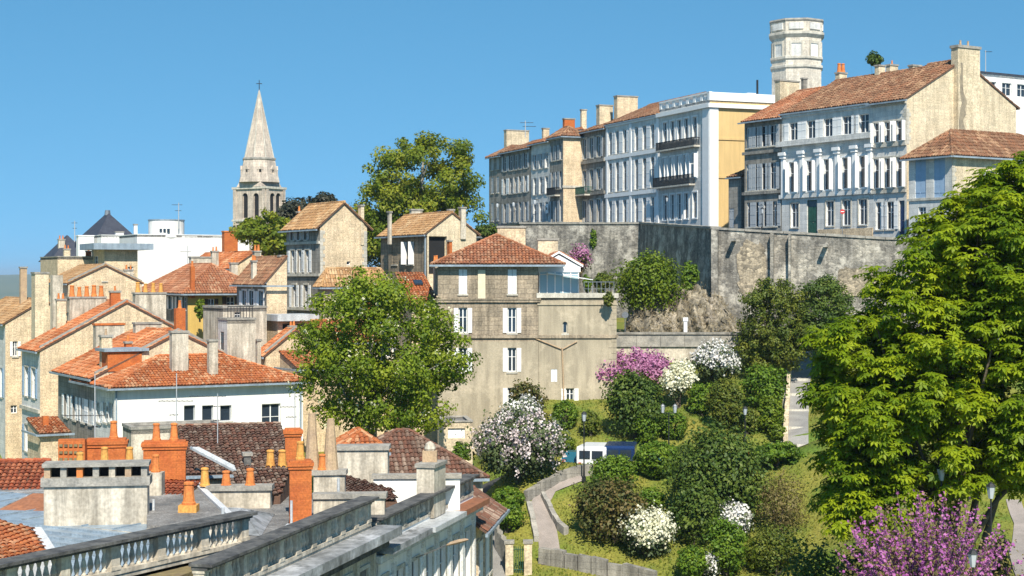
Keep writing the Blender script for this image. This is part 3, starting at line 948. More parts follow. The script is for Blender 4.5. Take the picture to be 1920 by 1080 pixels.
# ---- rampart wall
WALLP = [(64.0, 127.0, 2.6), (30.8, 132.0, 3.12), (17.0, 136.0, 4.10), (13.2, 165.0, 5.50), (0.9, 172.0, 5.72), (-6.0, 250.0, 6.9)]
rw = thing('rampart_wall', 'high grey stone rampart wall below the terrace of tall townhouses', 'wall', (17, 136, -6), 0)
def rampart_seg(a, b, mat, th=.7, zb=-7.0, name='wall_face'):
    a, b = V(a), V(b); d = V((b.x - a.x, b.y - a.y, 0)); n = V((d.y, -d.x, 0)).normalized()
    if n.y > 0: n = -n
    if abs(n.y) < .3 and n.x > 0: n = -n
    mb = MB(); L = d.length; k = max(1, int(L / 3.0)); rng = random.Random(int(L * 10))
    # batter: the foot stands 0.5 m proud of the top
    pts = []
    for i in range(k + 1):
        t = i / k
        top = a.lerp(b, t); w = (rng.uniform(-.05, .05) if 0 < i < k else 0)
        pts.append((V((top.x, top.y, zb)) + n * (.5), V((top.x, top.y, (zb + top.z) / 2)) + n * (.22 + w), top + n * .0, top - n * th, V((top.x, top.y, zb)) - n * th))
    for i in range(k):
        for j in range(4):
            mb.poly([pts[i][j], pts[i + 1][j], pts[i + 1][j + 1], pts[i][j + 1]])
    for e in (0, k):
        mb.poly(list(pts[e]))
    mb.build(name, mat, rw)
    # coping stones along the top
    m = max(1, int(L / 1.3))
    for i in range(m):
        p0 = a.lerp(b, (i + .01) / m); p1 = a.lerp(b, (i + .99) / m); dz = rng.uniform(-.02, .03)
        q = [p0 + n * .12, p1 + n * .12, p1 - n * (th + .08), p0 - n * (th + .08)]
        MB().prism([x + V((0, 0, .0)) for x in q], (0, 0, .20 + dz)).build('coping_stone', 'coping', rw)
rampart_seg(WALLP[0], WALLP[1], 'rubble')
rampart_seg(WALLP[1], (24.6, 133.8, 3.56), 'rubble')
rampart_seg((24.6, 133.8, 3.56), (21.0, 134.84, 3.8), 'rubble')
rampart_seg((21.0, 134.84, 3.8), WALLP[2], 'rubble')
rampart_seg(WALLP[2], WALLP[3], 'rubble')
rampart_seg(WALLP[3], WALLP[4], 'rubble')
rampart_seg(WALLP[4], WALLP[5], 'rubble')
# patches where the facing stone has gone and the warm core shows, and a projecting pier
def on_c(px):
    A, B = V(WALLP[2]), V(WALLP[1]); d = (B - A); t = solve(A, d, px); return A + d * t
def wall_patch(px0, px1, py0, py1, off, mat, name, n=17):
    a, b = on_c(px0), on_c(px1)
    u = (b - a); u.z = 0; nrm = V((u.y, -u.x, 0)).normalized()
    if nrm.y > 0: nrm = -nrm
    rng = random.Random(px0); pts = []
    za, zb = zz(py0, a.y), zz(py1, a.y)
    for i in range(n * 2):
        t = 2 * math.pi * i / (n * 2)
        x = .5 + .5 * math.copysign(abs(math.cos(t)) ** .35, math.cos(t)) * rng.uniform(.72, 1.0)
        y = .5 + .5 * math.copysign(abs(math.sin(t)) ** .45, math.sin(t)) * rng.uniform(.74, 1.0)
        z = zb + (za - zb) * y
        frac = max(0, (a.z - z) / (a.z + 7.0)) * .5
        p = a + u * x; pts.append(V((p.x, p.y, z)) + nrm * (off + frac))
    MB().prism(pts, -nrm * .6).build(name, mat, rw)
wall_patch(1381, 1438, 446, 560, .035, 'rubble_warm', 'bare_core')
wall_patch(1565, 1650, 496, 560, .035, 'rubble_warm', 'bare_core')
for (p0, p1, y1) in ((1336, 1348, 600), (1446, 1452, 560), (1480, 1484, 545)):
    a, b = on_c(p0), on_c(p1); u = b - a; u.z = 0; nn = V((u.y, -u.x, 0)).normalized()
    MB().obox(V((a.x, a.y, -6.5)), u, nn * (.75), V((0, 0, a.z + 6.45))).build('pier', 'rubble', rw)
# stone spouts that throw long slanting shadows
for px, py in ((1377, 450), (1549, 461)):
    a = on_c(px); b = on_c(px + 6); u = (b - a); u.z = 0; u.normalize(); nn = V((u.y, -u.x, 0)); z = zz(py, a.y)
    MB().obox(V((a.x, a.y, z - .12)) - u * .16 - nn * .2, u * .32, nn * 1.55, V((0, 0, .24))).build('spout', 'coping', rw)
# terrace street on top of the rampart
st = [((64, 127.6, 1.4), (110, 190, 3.4)), ((30.8, 132.6, 2.1), (70, 190, 3.6)), ((17.0, 136.6, 3.1), (50, 200, 5.6)), ((13.4, 165.4, 4.5), (44, 215, 5.9)),
      ((1.2, 172.6, 4.8), (40, 240, 6.4)), ((-5.4, 250, 6.2), (30, 290, 7.0)), ((-12, 330, 6.5), (60, 400, 7))]
mb = MB(); sv, sq = [], []
for a, b in st:
    a, b = V(a), V(b)
    for i in range(7): sv.append(a.lerp(b, i / 6))
for i in range(len(st) - 1):
    for k in range(6): sq.append((i * 7 + k, i * 7 + k + 1, (i + 1) * 7 + k + 1, (i + 1) * 7 + k))
structure(np_mesh('terrace_street', np.array([tuple(p) for p in sv]), np.array(sq), 'asphalt'))
def street_z(x, y):
    best = None
    for i in range(len(st) - 1):
        for k in range(6):
            for tri in (((i, k), (i, k + 1), (i + 1, k + 1)), ((i, k), (i + 1, k + 1), (i + 1, k))):
                a, b, c = [sv[p * 7 + q] for p, q in tri]
                det = (b.x - a.x) * (c.y - a.y) - (c.x - a.x) * (b.y - a.y)
                if abs(det) < 1e-9: continue
                s_ = ((x - a.x) * (c.y - a.y) - (c.x - a.x) * (y - a.y)) / det
                t_ = ((b.x - a.x) * (y - a.y) - (x - a.x) * (b.y - a.y)) / det
                if s_ >= -1e-6 and t_ >= -1e-6 and s_ + t_ <= 1 + 1e-6:
                    return a.z + (b.z - a.z) * s_ + (c.z - a.z) * t_
    return 5.0
# ---- lower retaining wall with parapet, and the climbing road it carries
rt = thing('retaining_wall', 'grey retaining wall with plain parapet behind the pink blossom', 'wall', (12, 126, -8), 0)
X0, X1 = P(1147, 0, 126).x, P(1400, 0, 126).x
MB().obox((X0, 125.7, -9), (X1 - X0, 0, 0), (0, .6, 0), (0, 0, 3.55)).build('wall_face', 'plaster_old', rt)
k = 0; x = X0
while x < X1:
    w = min(1.9, X1 - x)
    MB().obox((x + .01, 125.55, -5.45), (w - .02, 0, 0), (0, .85, 0), (0, 0, .95)).build('parapet_block', 'coping', rt); x += w
MB().obox((X0 - .05, 125.45, -4.49), (X1 - X0 + .1, 0, 0), (0, 1.05, 0), (0, 0, .16)).build('coping', 'stone_grey', rt)
# rock outcrop under the rampart with dry creeper stems
def rock(name, label, x0, x1, yb, pytop, pybot, Y, depth, mat='rock', seed=1):
    rng = np.random.default_rng(seed)
    n = 60; m = 18
    v, q = [], []
    for j in range(m + 1):
        for i in range(n + 1):
            t = i / n; s_ = j / m
            px = x0 + (x1 - x0) * t
            prof = min(1, 3.2 * (1 - abs(2 * t - 1))) ** .6 * (.86 + .10 * math.sin(t * 13) + .05 * math.sin(t * 31))
            zt = zz(pytop, Y) * 1.0; zb = zz(pybot, Y)
            z = zb + (zt - zb) * prof * s_
            bulge = depth * (1 - s_ ** 1.6)
            p = P(px, 0, Y)
            nz = rng.normal(0, .13) + .45 * abs(math.sin(t * 23 + 2 * math.sin(s_ * 3))) + .3 * math.sin(t * 57 + s_ * 4)
            v.append((p.x + rng.normal(0, .08), Y + depth - bulge + nz - .4 * math.sin(t * 9) * (1 - s_), z + rng.normal(0, .10) * (0 < j)))
    for j in range(m):
        for i in range(n): q.append((j * (n + 1) + i, j * (n + 1) + i + 1, (j + 1) * (n + 1) + i + 1, (j + 1) * (n + 1) + i))
    root = thing(name, label, 'rock', tuple(P(( x0 + x1) / 2, pybot, Y)), 0)
    np_mesh('rock_face', np.array(v), np.array(q), mat, root)
    return root, np.array(v)
rk, rkv = rock('rock_outcrop', 'rough grey-tan rock face covered in dry creeper at the rampart foot', 1178, 1392, 0, 532, 628, 130.0, 4.0)
rng = np.random.default_rng(3)
N5 = 2300
i = rng.integers(len(rkv), size=N5)
pp = rkv[i] + rng.normal(0, .22, (N5, 3)) + np.array([0, -.15, 0])
leaves('dry_creeper', rk, 'leaf_dry', pp, rng.normal(size=(N5, 3)) + np.array([0, -1, .3]), rng.random(N5), .30, rng, .16)
rng = np.random.default_rng(4)
# stone edging and low ruined wall in the garden
def edging(name, label, pts, h, w, mat, cat='wall'):
    root = thing(name, label, cat, (pts[0][0], pts[0][1], H(pts[0][0], pts[0][1])), 0)
    rr = random.Random(len(pts) * 7)
    for a, b in zip(pts[:-1], pts[1:]):
        L = math.hypot(b[0] - a[0], b[1] - a[1]); n = max(1, int(L / .75))
        d = V((b[0] - a[0], b[1] - a[1], 0)).normalized(); nn = V((-d.y, d.x, 0))
        for i in range(n):
            t0, t1 = (i + .03) / n, (i + .97) / n
            p0 = V((a[0] + (b[0] - a[0]) * t0, a[1] + (b[1] - a[1]) * t0, 0)); p1 = V((a[0] + (b[0] - a[0]) * t1, a[1] + (b[1] - a[1]) * t1, 0))
            z0, z1 = H(p0.x, p0.y), H(p1.x, p1.y); hh = h * rr.uniform(.78, 1.12); ww = w * rr.uniform(.85, 1.15)
            q = [V((p0.x, p0.y, z0 - .4)) - nn * ww / 2, V((p1.x, p1.y, z1 - .4)) - nn * ww / 2, V((p1.x, p1.y, z1 - .4)) + nn * ww / 2, V((p0.x, p0.y, z0 - .4)) + nn * ww / 2]
            MB().prism(q, (0, 0, hh + .4)).build('stone', mat, root)
    return root
def gxy(px, py):
    g = G(px, py); return (g.x, g.y)
edging('garden_wall', 'low broken grey stone wall bending along the garden path', [gxy(985, 940), gxy(1010, 925), gxy(1045, 905), gxy(1080, 893), gxy(1112, 889)], .6, .35, 'stone_grey')
edging('garden_kerb', 'stone kerb on the right of the sloping garden path', [gxy(1018, 935), gxy(1033, 965), gxy(1048, 992), gxy(1062, 1003)], .5, .3, 'coping')
edging('garden_kerb', 'grey kerb on the left of the sloping garden path', [gxy(992, 950), gxy(1000, 985), gxy(1006, 1018)], .35, .3, 'coping')
edging('boundary_wall', 'grey low boundary wall along the foot of the garden', [gxy(1012, 1056), gxy(1060, 1064), gxy(1110, 1074), gxy(1170, 1088), gxy(1230, 1104)], .9, .4, 'stone_grey')
edging('stair_wall', 'pale narrow wall flanking the straight garden stair', [gxy(1473, 838), gxy(1475, 790), gxy(1478, 735), gxy(1481, 680), gxy(1483, 655)], .8, .3, 'stone_pale')
# grass tufts on the garden slope
rng = np.random.default_rng(9)
N_ = 26000
gx = rng.uniform(-3, 30, N_); gy = rng.uniform(80, 125, N_)
keep = ~((gy > 103.4) & (gy < 107.8))
for pts_ in PATHS:
    for a_, b_ in zip(pts_[:-1], pts_[1:]):
        dx_, dy_ = b_[0] - a_[0], b_[1] - a_[1]
        t_ = np.clip(((gx - a_[0]) * dx_ + (gy - a_[1]) * dy_) / (dx_ * dx_ + dy_ * dy_), 0, 1)
        keep &= np.hypot(gx - a_[0] - t_ * dx_, gy - a_[1] - t_ * dy_) > max(a_[2], b_[2]) + .12
gx, gy = gx[keep], gy[keep]
gz = np.array([H(a, b) for a, b in zip(gx, gy)])
c = np.stack([gx, gy, gz + .06], 1)
nmr = rng.normal(size=c.shape) * np.array([1, 1, .25]) + np.array([0, -.6, .3])
v_, q_ = leaf_arrays(c, nmr, .17 * (.6 + .8 * rng.random(len(c))), rng, .5)
o = np_mesh('grass', v_, q_, 'grass_blade', None, np.repeat(np.clip(.5 + .3 * np.sin(gx * .8) * np.sin(gy * .6 + 1) + rng.normal(0, .2, len(gx)), 0, 1), 4))
tag(o, 'short spring grass on the sloping public garden', 'grass', kind='stuff')
# ================================================================== terrace row on the rampart
TH = 31.7
G_ROW = None
# --- house at the near end of the row, with the tall sunlit gable
R1 = Bld('townhouse', 'end townhouse with tall tan gable wall, chimney pier and stone quoins', 1700, 145, TH, r=1905, l=1637, eave=182, z0=1.5, wall='stone_pale', left='stone_white')
R1.row('L', (1646, 1667, 1689), .55, 228, 266, 1667, sh='ajar', surround='trim_stone')
R1.row('L', (1646, 1667, 1689), .55, 296, 352, 1667, sh='ajar', surround='trim_stone')
R1.row('L', (1649, 1669), .5, 378, 430, 1669, sh='open')
R1.win('L', 1686, 1696, 376, 440, door=True, frame='car_blue', sill=False)
ap = zz(112, R1.pt(R1.w / 2, 0, 0).y)
R1.roof('gL', h=ap - R1.z1, oh=.45, mat='tile_brown', pitch=.34, row=.55, cornice=True)
zb = R1.zpy('L', 0, 272); R1.band('L', zb, .3, .18); R1.band('L', R1.zpy('L', 0, 360), .3, .18); R1.band('L', R1.z1 - .55, .35, .22, 'trim_stone', 'cornice')
R1.quoins('L', 0, R1.zpy('L', 0, 270), R1.z1 - .7)
R1.quoins('F', 0, R1.zpy('L', 0, 270), R1.z1 - .7)
# chimney breast running up the gable
a = R1.fs('F', 1788); b = R1.fs('F', 1829)
mb = MB(); R1.fbox(mb, 'F', a, b, 8.0, ap + 1.0, -.3, .55); cb = mb.build('chimney_breast', 'stone_pale', R1.root)
mb = MB(); R1.fbox(mb, 'F', a - .1, b + .1, ap + 1.0, ap + 1.25, -.4, .65); mb.build('chimney_cap', 'coping', cb)
for t in (.25, .6): pot(R1.fp('F', a + (b - a) * t, ap + 1.25, .15), .5, 'clay_pale', cb)
mb = MB(); rj = random.Random(4); zs_ = [8.2 + i * (ap - 8.6) / 22 for i in range(23)]
lf_ = [a + .12 + rj.uniform(0, .28) + .12 * math.sin(i) for i in range(23)]; rt_ = [x_ + rj.uniform(.35, .85) * (1.15 - abs(i - 11) / 16) for i, x_ in enumerate(lf_)]
for i in range(22): mb.poly([R1.fp('F', lf_[i], zs_[i], .556), R1.fp('F', rt_[i], zs_[i], .556), R1.fp('F', rt_[i + 1], zs_[i + 1], .556), R1.fp('F', lf_[i + 1], zs_[i + 1], .556)])
mb.build('soot_stain', 'soot', cb)
R1.done()
# --- white house with carved pilasters
R2 = Bld('townhouse', 'white townhouse with five tall windows between carved pilasters', C=R1.pt(0, R1.d + .02, 0), th=TH, w=14.4, l=1466, ze=R1.z1, z0=1.5, wall='stone_white')
R2.row('L', (1488, 1521, 1553, 1588, 1620), .62, 222, 256, 1553, sh='open')
R2.row('L', (1488, 1521, 1553, 1588, 1620), .62, 298, 356, 1553, sh='ajar', surround='paint_white')
R2.row('L', (1490, 1556, 1587, 1618), .55, 377, 424, 1553, surround='trim_stone')
R2.win('L', 1513, 1532, 375, 446, door=True, frame='paint_green', sill=False)
R2.roof('gL', h=R1.h - .25, oh=.18, mat='tile_brown', pitch=.34, row=.55)
R2.band('L', R2.zpy('L', R2.fs('L', 1553), 267), .5, .45, 'stone_white', 'cornice'); R2.band('L', R2.zpy('L', R2.fs('L', 1553), 368), .4, .22, 'stone_white')
R2.band('L', R2.z1 - .5, .35, .14, 'stone_white', 'cornice')
z1, z0 = R2.zpy('L', R2.fs('L', 1553), 290), R2.zpy('L', R2.fs('L', 1553), 366)
for px in (1470, 1505, 1537, 1571, 1604, 1633):
    c = R2.fs('L', px); mb = MB()
    R2.fbox(mb, 'L', c - .20, c + .20, z0, z1, -.05, .24)
    R2.fbox(mb, 'L', c - .32, c + .32, z1, z1 + .3, -.05, .34); R2.fbox(mb, 'L', c - .46, c + .46, z1 + .3, z1 + .62, -.05, .42)
    mb.build('pilaster', 'paint_white', R2.root)
R2.skirt('L', 1.5, R2.zpy('L', R2.fs('L', 1553), 430), 'stone_tan', .06, 0, R2.fs('L', 1534))
R2.chim(1640, 1660, 122, 170, 158, 'stone_pale'); R2.chim(1661, 1684, 121, 165, 160, 'stone_pale', pots=1, poth=.4); R2.chim(1703, 1728, 122, 152, 162, 'stone_pale')
R2.chim(1566, 1588, 136, 168, 164, 'stone_pale', pots=2, poth=.9, potm='clay')
R2.done()
# --- shaded grey house at the far end of this block
R3 = Bld('townhouse', 'dark grey narrow townhouse beside the white pilastered one', C=R2.pt(0, R2.d + .02, 0), th=TH, w=14.4, l=1396, ze=R1.z1 - .25, z0=1.5, wall='stone_grey')
R3.row('L', (1405, 1417, 1433, 1449), .5, 236, 275, 1430, sh='open', shm='paint_grey')
R3.row('L', (1405, 1417, 1433, 1449), .5, 306, 356, 1430, sh='open', shm='paint_grey')
R3.row('L', (1406, 1420, 1437, 1451), .5, 378, 425, 1430, sh='open', shm='paint_grey')
R3.roof('gL', h=R1.h - .5, oh=.45, mat='tile_russet', pitch=.34, row=.55)
for py in (288, 364): R3.band('L', R3.zpy('L', R3.fs('L', 1430), py), .3, .2, 'stone_grey')
R3.chim(1452, 1500, 151, 200, 170, 'stone_pale', dd=.8); R3.chim(1502, 1514, 146, 190, 169, 'stone_grey')
R3.done()
# --- low hipped house in front of the gable
S = Bld('house', 'low pale house with brown hipped roof and blue shutters under the gable', 1785, 134, TH, r=1990, l=1704, eave=283, z0=1.0, wall='stone_pale', left='stone_white')
S.win('L', 1716, 1736, 294, 371, sh='closed', shm='paint_blue', sill=False)
S.win('L', 1751, 1772, 294, 371, sh='closed', shm='paint_blue', sill=False)
S.win('L', 1722, 1736, 388, 410)
S.win('F', 1850, 1868, 320, 360, sh='open')
S.roof('hip', h=2.0, oh=.5, mat='tile_brown', pitch=.3, row=.5)
S.band('L', S.zpy('L', 2, 375), .2, .1); S.band('F', S.z1 - .45, .3, .12)
S.quoins('F', 0, 2.0, S.z1 - .5)
S.done()
# --- modern block and slate roofs behind the gable
Bk = Bld('apartment_block', 'grey modern roofline behind the tall tan gable', 1826, 172, TH, r=1990, d=14, eave=136, z0=2, wall='render_white', cat='building')
for k in range(4):
    a = 2.0 + k * 2.4; Bk.addwin('F', a, a + 1.5, Bk.z1 - 2.2, Bk.z1 - .8, sill=False)
Bk.roof('flat', mat='zinc', cornice='slate', parapet=.9)
Bk.done()
# --- low house in the gap
LG = Bld('outbuilding', 'low shaded annexe in the gap between the two terrace blocks', 1390, 166, TH, w=5, l=1366, eave=330, z0=2, wall='stone_grey', cat='annexe')
LG.roof('gL', h=.9, oh=.2, mat='tile_brown', pitch=.4, row=.6); LG.addwin('L', 1.2, 2.2, 5, 7.2, sh='closed', shm='paint_grey'); LG.done()
# --- second block: white house with balconies and ochre end wall
TW = 22.0
W1 = Bld('townhouse', 'white townhouse with black iron balconies, roof balustrade and ochre end wall', 1331, 175, TW, w=15, l=1237, eave=186, z0=4.0, wall='render_ochre', left='stone_white')
for (y0, y1) in ((222, 262), (290, 334), (362, 410)):
    W1.row('L', (1247, 1261, 1274, 1287, 1303), .52, y0, y1, 1287, surround='paint_white', sh=('ajar' if y0 == 290 else None))
def balcony(b, f, px0, px1, py0, py1, mat='iron', proud=.75, ref=None):
    a, c = sorted((b.fs(f, px0), b.fs(f, px1))); m = b.fs(f, ref) if ref else (a + c) / 2
    zt, zb = b.zpy(f, m, py0), b.zpy(f, m, py1)
    root = b.fbox(MB(), f, a, c, zb - .18, zb, -.1, proud).build('balcony', 'trim_stone', b.root)
    mb = MB()
    b.fbox(mb, f, a, c, zt - .06, zt, proud - .08, proud - .02); b.fbox(mb, f, a, c, zb + .05, zb + .11, proud - .08, proud - .02)
    n = int((c - a) / .14)
    for i in range(n + 1):
        x = a + (c - a - .04) * i / n; b.fbox(mb, f, x, x + .05, zb, zt - .06, proud - .075, proud - .035)
    for x in (a, c - .05):
        b.fbox(mb, f, x, x + .05, zt - .06, zt, 0, proud - .08)
        for i in range(5): b.fbox(mb, f, x, x + .045, zb, zt - .06, .05 + i * .13, .09 + i * .13)
    mb.build('railing', mat, root)
balcony(W1, 'L', 1240, 1312, 262, 277, ref=1280); balcony(W1, 'L', 1234, 1303, 330, 348, ref=1270)
W1.roof('flat', mat='zinc_light', parapet=0)
W1.band('LF', W1.z1 - .9, .45, .35, 'paint_white', 'cornice'); W1.band('F', W1.zpy('F', 1, 262), .25, .1, 'render_ochre'); W1.band('F', W1.zpy('F', 1, 334), .25, .1, 'render_ochre')
for f, a0, a1 in (('L', .02, 1.5), ('F', -.1, 1.0)):
    W1.fbox(MB(), f, a0, a1, 4.0, W1.z1 - .92, -.05, .13).build('corner_pilaster', 'paint_white', W1.root)
W1.fbox(MB(), 'F', -.1, W1.w + .1, W1.z1 - .1, W1.z1 + .8, -.35, .12).build('parapet', 'paint_white', W1.root)
pr = W1.fbox(MB(), 'L', 0, W1.d, W1.z1 + .68, W1.z1 + .85, -.3, .1).build('parapet_rail', 'paint_white', W1.root)
nb = 7
for i in range(nb + 1):
    x = .02 + (W1.d - .54) * i / nb
    W1.fbox(MB(), 'L', x, x + .5, W1.z1, W1.z1 + .68, -.25, .05).build('pier', 'paint_white', W1.root)
    if i < nb:
        for k in range(4):
            q = W1.fp('L', x + .62 + k * .27, W1.z1, -.1)
            if x + .62 + k * .27 < W1.d - .3: MB().lathe(q, [(.05, 0), (.09, .2), (.04, .45), (.07, .68)], 6).build('baluster', 'paint_white', pr)
W1.fbox(MB(), 'F', 6, 7.1, W1.z1 + .3, W1.z1 + 1.2, -3.2, -2.2).build('chimney', 'paint_white', W1.root)
W1.done()
W2 = Bld('townhouse', 'pale blue-white double house with arched-head tall windows and brown roof', C=W1.pt(0, W1.d + .02, 0), th=TW, w=12, l=1136, ze=zz(213, W1.pt(0, W1.d, 0).y), z0=4, wall='stone_white')
for (y0, y1) in ((240, 284), (300, 356), (373, 420)):
    W2.row('L', (1145, 1158, 1172, 1194, 1209, 1224), .50, y0, y1, 1186, sh='open', shm='paint_white', arch=(y0 == 300), surround=None)
for py in (293, 366): W2.band('L', W2.zpy('L', W2.fs('L', 1186), py), .45, .14, 'paint_white')
W2.band('L', W2.z1 - .45, .4, .14, 'paint_white', 'cornice')
for px in (1139, 1183, 1234):
    c = W2.fs('L', px); W2.fbox(MB(), 'L', max(0.01, c - .25), min(W2.d, c + .25), 4, W2.z1 - .5, -.05, .12).build('pilaster', 'paint_white', W2.root)
W2.roof('gL', h=2.6, oh=.16, mat='tile_brown', pitch=.4, row=.65)
W2.chim(1151, 1196, 180, 212, 205, 'stone_tan', dd=1.0); W2.chim(1118, 1149, 197, 226, 207, 'stone_pale', dd=1.0)
W2.done()
W3 = Bld('townhouse', 'grey carved townhouse with a green balcony on brackets', C=W2.pt(0, W2.d + .02, 0), th=TW, w=12, l=1086, ze=W2.z1 - .3, z0=4, wall='stone_grey')
for (y0, y1) in ((258, 296), (318, 356), (375, 418)):
    W3.row('L', (1097, 1110, 1123), .5, y0, y1, 1110, sh='open', shm='paint_grey', surround='trim_stone')
for py in (306, 366): W3.band('L', W3.zpy('L', W3.fs('L', 1110), py), .4, .3, 'stone_grey')
balcony(W3, 'L', 1089, 1110, 351, 365, mat='paint_green', proud=1.1)
W3.roof('gL', h=2.2, oh=.45, mat='tile_brown', pitch=.4, row=.65); W3.done()
# third block stands forward: its stone end wall catches the sun
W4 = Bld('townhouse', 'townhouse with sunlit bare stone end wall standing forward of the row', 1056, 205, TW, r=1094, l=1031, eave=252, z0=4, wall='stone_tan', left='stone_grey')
for (y0, y1) in ((272, 300), (322, 354), (376, 416)):
    W4.row('L', (1037, 1044, 1051), .45, y0, y1, 1045, sh='open', shm='paint_grey')
balcony(W4, 'L', 1034, 1050, 352, 366)
W4.band('F', W4.zpy('F', 0, 352), .3, .12); W4.band('FL', W4.z1 - .5, .3, .2, 'trim_stone', 'cornice')
W4.roof('hip', h=1.1, oh=.3, mat='tile_brown', pitch=.4, row=.65); W4.chim(1055, 1078, 222, 248, 210, 'brick', cap='coping')
W4.chim(1088, 1100, 205, 232, 214, 'stone_pale'); W4.done()
W5 = Bld('townhouse', 'shaded plain townhouse left of the sunlit stone end wall', C=W4.pt(0, W4.d + .02, 0), th=TW, w=9, l=996, ze=W4.z1 - .4, z0=4, wall='stone_white')
for (y0, y1) in ((288, 316), (332, 364), (380, 416)):
    W5.row('L', (1003, 1014, 1025), .5, y0, y1, 1014, sh='open', shm='paint_grey')
W5.roof('gL', h=1.7, oh=.4, mat='tile_russet', pitch=.4, row=.65); W5.chim(1016, 1030, 240, 262, 222, 'stone_tan'); W5.done()
W6 = Bld('townhouse', 'long grey townhouse with glazed attic and stone dormer parapet', C=W5.pt(0, W5.d + .02, 0), th=TW, w=9, l=941, ze=W4.z1 - .8, z0=4, wall='stone_grey')
for (y0, y1) in ((290, 318), (332, 362), (380, 416)):
    W6.row('L', (947, 958, 967, 976, 986), .55, y0, y1, 967, sh='open', shm='paint_white' if y0 == 332 else 'paint_grey')
W6.roof('gL', h=1.6, oh=.4, mat='tile_brown', pitch=.4, row=.65); W6.chim(945, 992, 244, 262, 233, 'stone_pale', dd=1.0); W6.done()
W7 = Bld('townhouse', 'dark corner house closing the far end of the terrace', C=W6.pt(0, W6.d + .02, 0), th=TW, w=9, l=917, ze=W4.z1 - 1.0, z0=4, wall='stone_grey')
for (y0, y1) in ((292, 318), (332, 362), (380, 414)):
    W7.row('L', (923, 933), .5, y0, y1, 928, sh='closed', shm='paint_grey')
W7.roof('hip', h=1.4, oh=.4, mat='tile_brown', pitch=.4, row=.65); W7.done()
# wall lanterns along the far houses
for b, px, py, lab in ((W7, 937, 386, 'small white wall lantern on the dark corner house'), (W6, 970, 384, 'small white wall lantern on the long grey townhouse'), (W5, 1010, 380, 'small white wall lantern on the plain shaded townhouse')):
    a = b.fs('L', px) if b is not W7 else .3
    z = b.zpy('L', a, py); q = b.fp('L', a, z, .55)
    r_ = thing('wall_lantern', lab, 'lantern', tuple(b.fp('L', a, z, 0)), 0)
    b.fbox(MB(), 'L', a - .03, a + .03, z + .35, z + .41, 0, .6).build('bracket', 'iron', r_)
    MB().lathe(q - V((0, 0, .3)), [(.10, 0), (.18, .15), (.2, .5), (.08, .62)], 6).build('lantern_glass', 'lamp_glass', r_)
b = W5; a = b.fs('L', 1029); z = b.zpy('L', a, 400)
r_ = thing('wall_sign', 'small white square sign with a dark mark on the shaded townhouses', 'sign', tuple(b.fp('L', a, z, .1)), 0)
b.fbox(MB(), 'L', a - .45, a + .45, z, z + 1.2, .25, .3).build('panel', 'sign_white', r_)
b.fbox(MB(), 'L', a - .16, a + .16, z + .42, z + .78, .3, .31).build('mark', 'iron', r_)
b.fbox(MB(), 'L', a - .03, a + .03, z + .5, z + .6, -.05, .25).build('bracket', 'iron', r_)

# ================================================================== octagonal observation tower
T0 = P(1493.5, 0, 186)
tw = thing('octagonal_tower', 'pale octagonal stone tower rising behind the brown roofs', 'tower', (T0.x, T0.y, 4), 0)
rr = 52.0 / F * 186 / math.cos(rad(10)); ph = rad(12)
def zt(py): return zz(py, 186) - 4
def octa(name, mat, prof, par=tw):
    return MB().lathe((T0.x, T0.y, 4), prof, 8, ph).build(name, mat, par)
octa('shaft', 'stone_tower', [(rr * .93, 0), (rr * .93, zt(140)), (rr * .93, zt(74))])
octa('cornice', 'trim_stone', [(rr * .94, zt(76)), (rr * 1.04, zt(70)), (rr * 1.04, zt(66)), (rr * .94, zt(64))])
octa('parapet', 'stone_tower', [(rr * .96, zt(64)), (rr * .98, zt(46))])
octa('coping', 'coping', [(rr * 1.0, zt(46)), (rr * 1.02, zt(44)), (rr * 1.0, zt(41))])
for py in (115, 131): octa('string_course', 'trim_stone', [(rr * .94, zt(py + 2)), (rr * .985, zt(py)), (rr * .985, zt(py - 4)), (rr * .94, zt(py - 5))])
for i in range(8):
    t = ph + (i + .5) * math.pi / 4; n = V((math.cos(t), math.sin(t), 0)); u = V((-n.y, n.x, 0)); ap_ = rr * .93 * math.cos(math.pi / 8)
    hw = rr * .93 * math.sin(math.pi / 8)
    o_ = V((T0.x, T0.y, 4)) + n * ap_
    fr = MB()
    for (x0, x1, p0, p1) in ((-.62, -.48, 112, 82), (.48, .62, 112, 82), (-.48, .48, 87, 82)):
        fr.obox(o_ + u * hw * x0 + V((0, 0, zt(p0))) - n * .05, u * hw * (x1 - x0), n * .16, V((0, 0, zt(p1) - zt(p0))))
    w_ = fr.build('blind_window', 'trim_stone', tw)
    MB().obox(o_ + u * hw * -.48 + V((0, 0, zt(112))) - n * .05, u * hw * .96, n * .08, V((0, 0, zt(87) - zt(112)))).build('panel', 'paint_white' if i == 6 else 'stone_white', w_)
    # panels of the parapet
    MB().obox(o_ + u * hw * -.7 + V((0, 0, zt(61))) + n * .0, u * hw * 1.4, n * (.05 + rr * .055), V((0, 0, zt(49) - zt(61)))).build('parapet_panel', 'stone_white', tw)
# ================================================================== the large house in the middle
Hs = Bld('house', 'large beige house with low red hipped roof, white shutters and rooftop terrace', 821, 118, 2, r=1009, w=None, d=11, eave=490, z0=-13, wall='stone_brown')
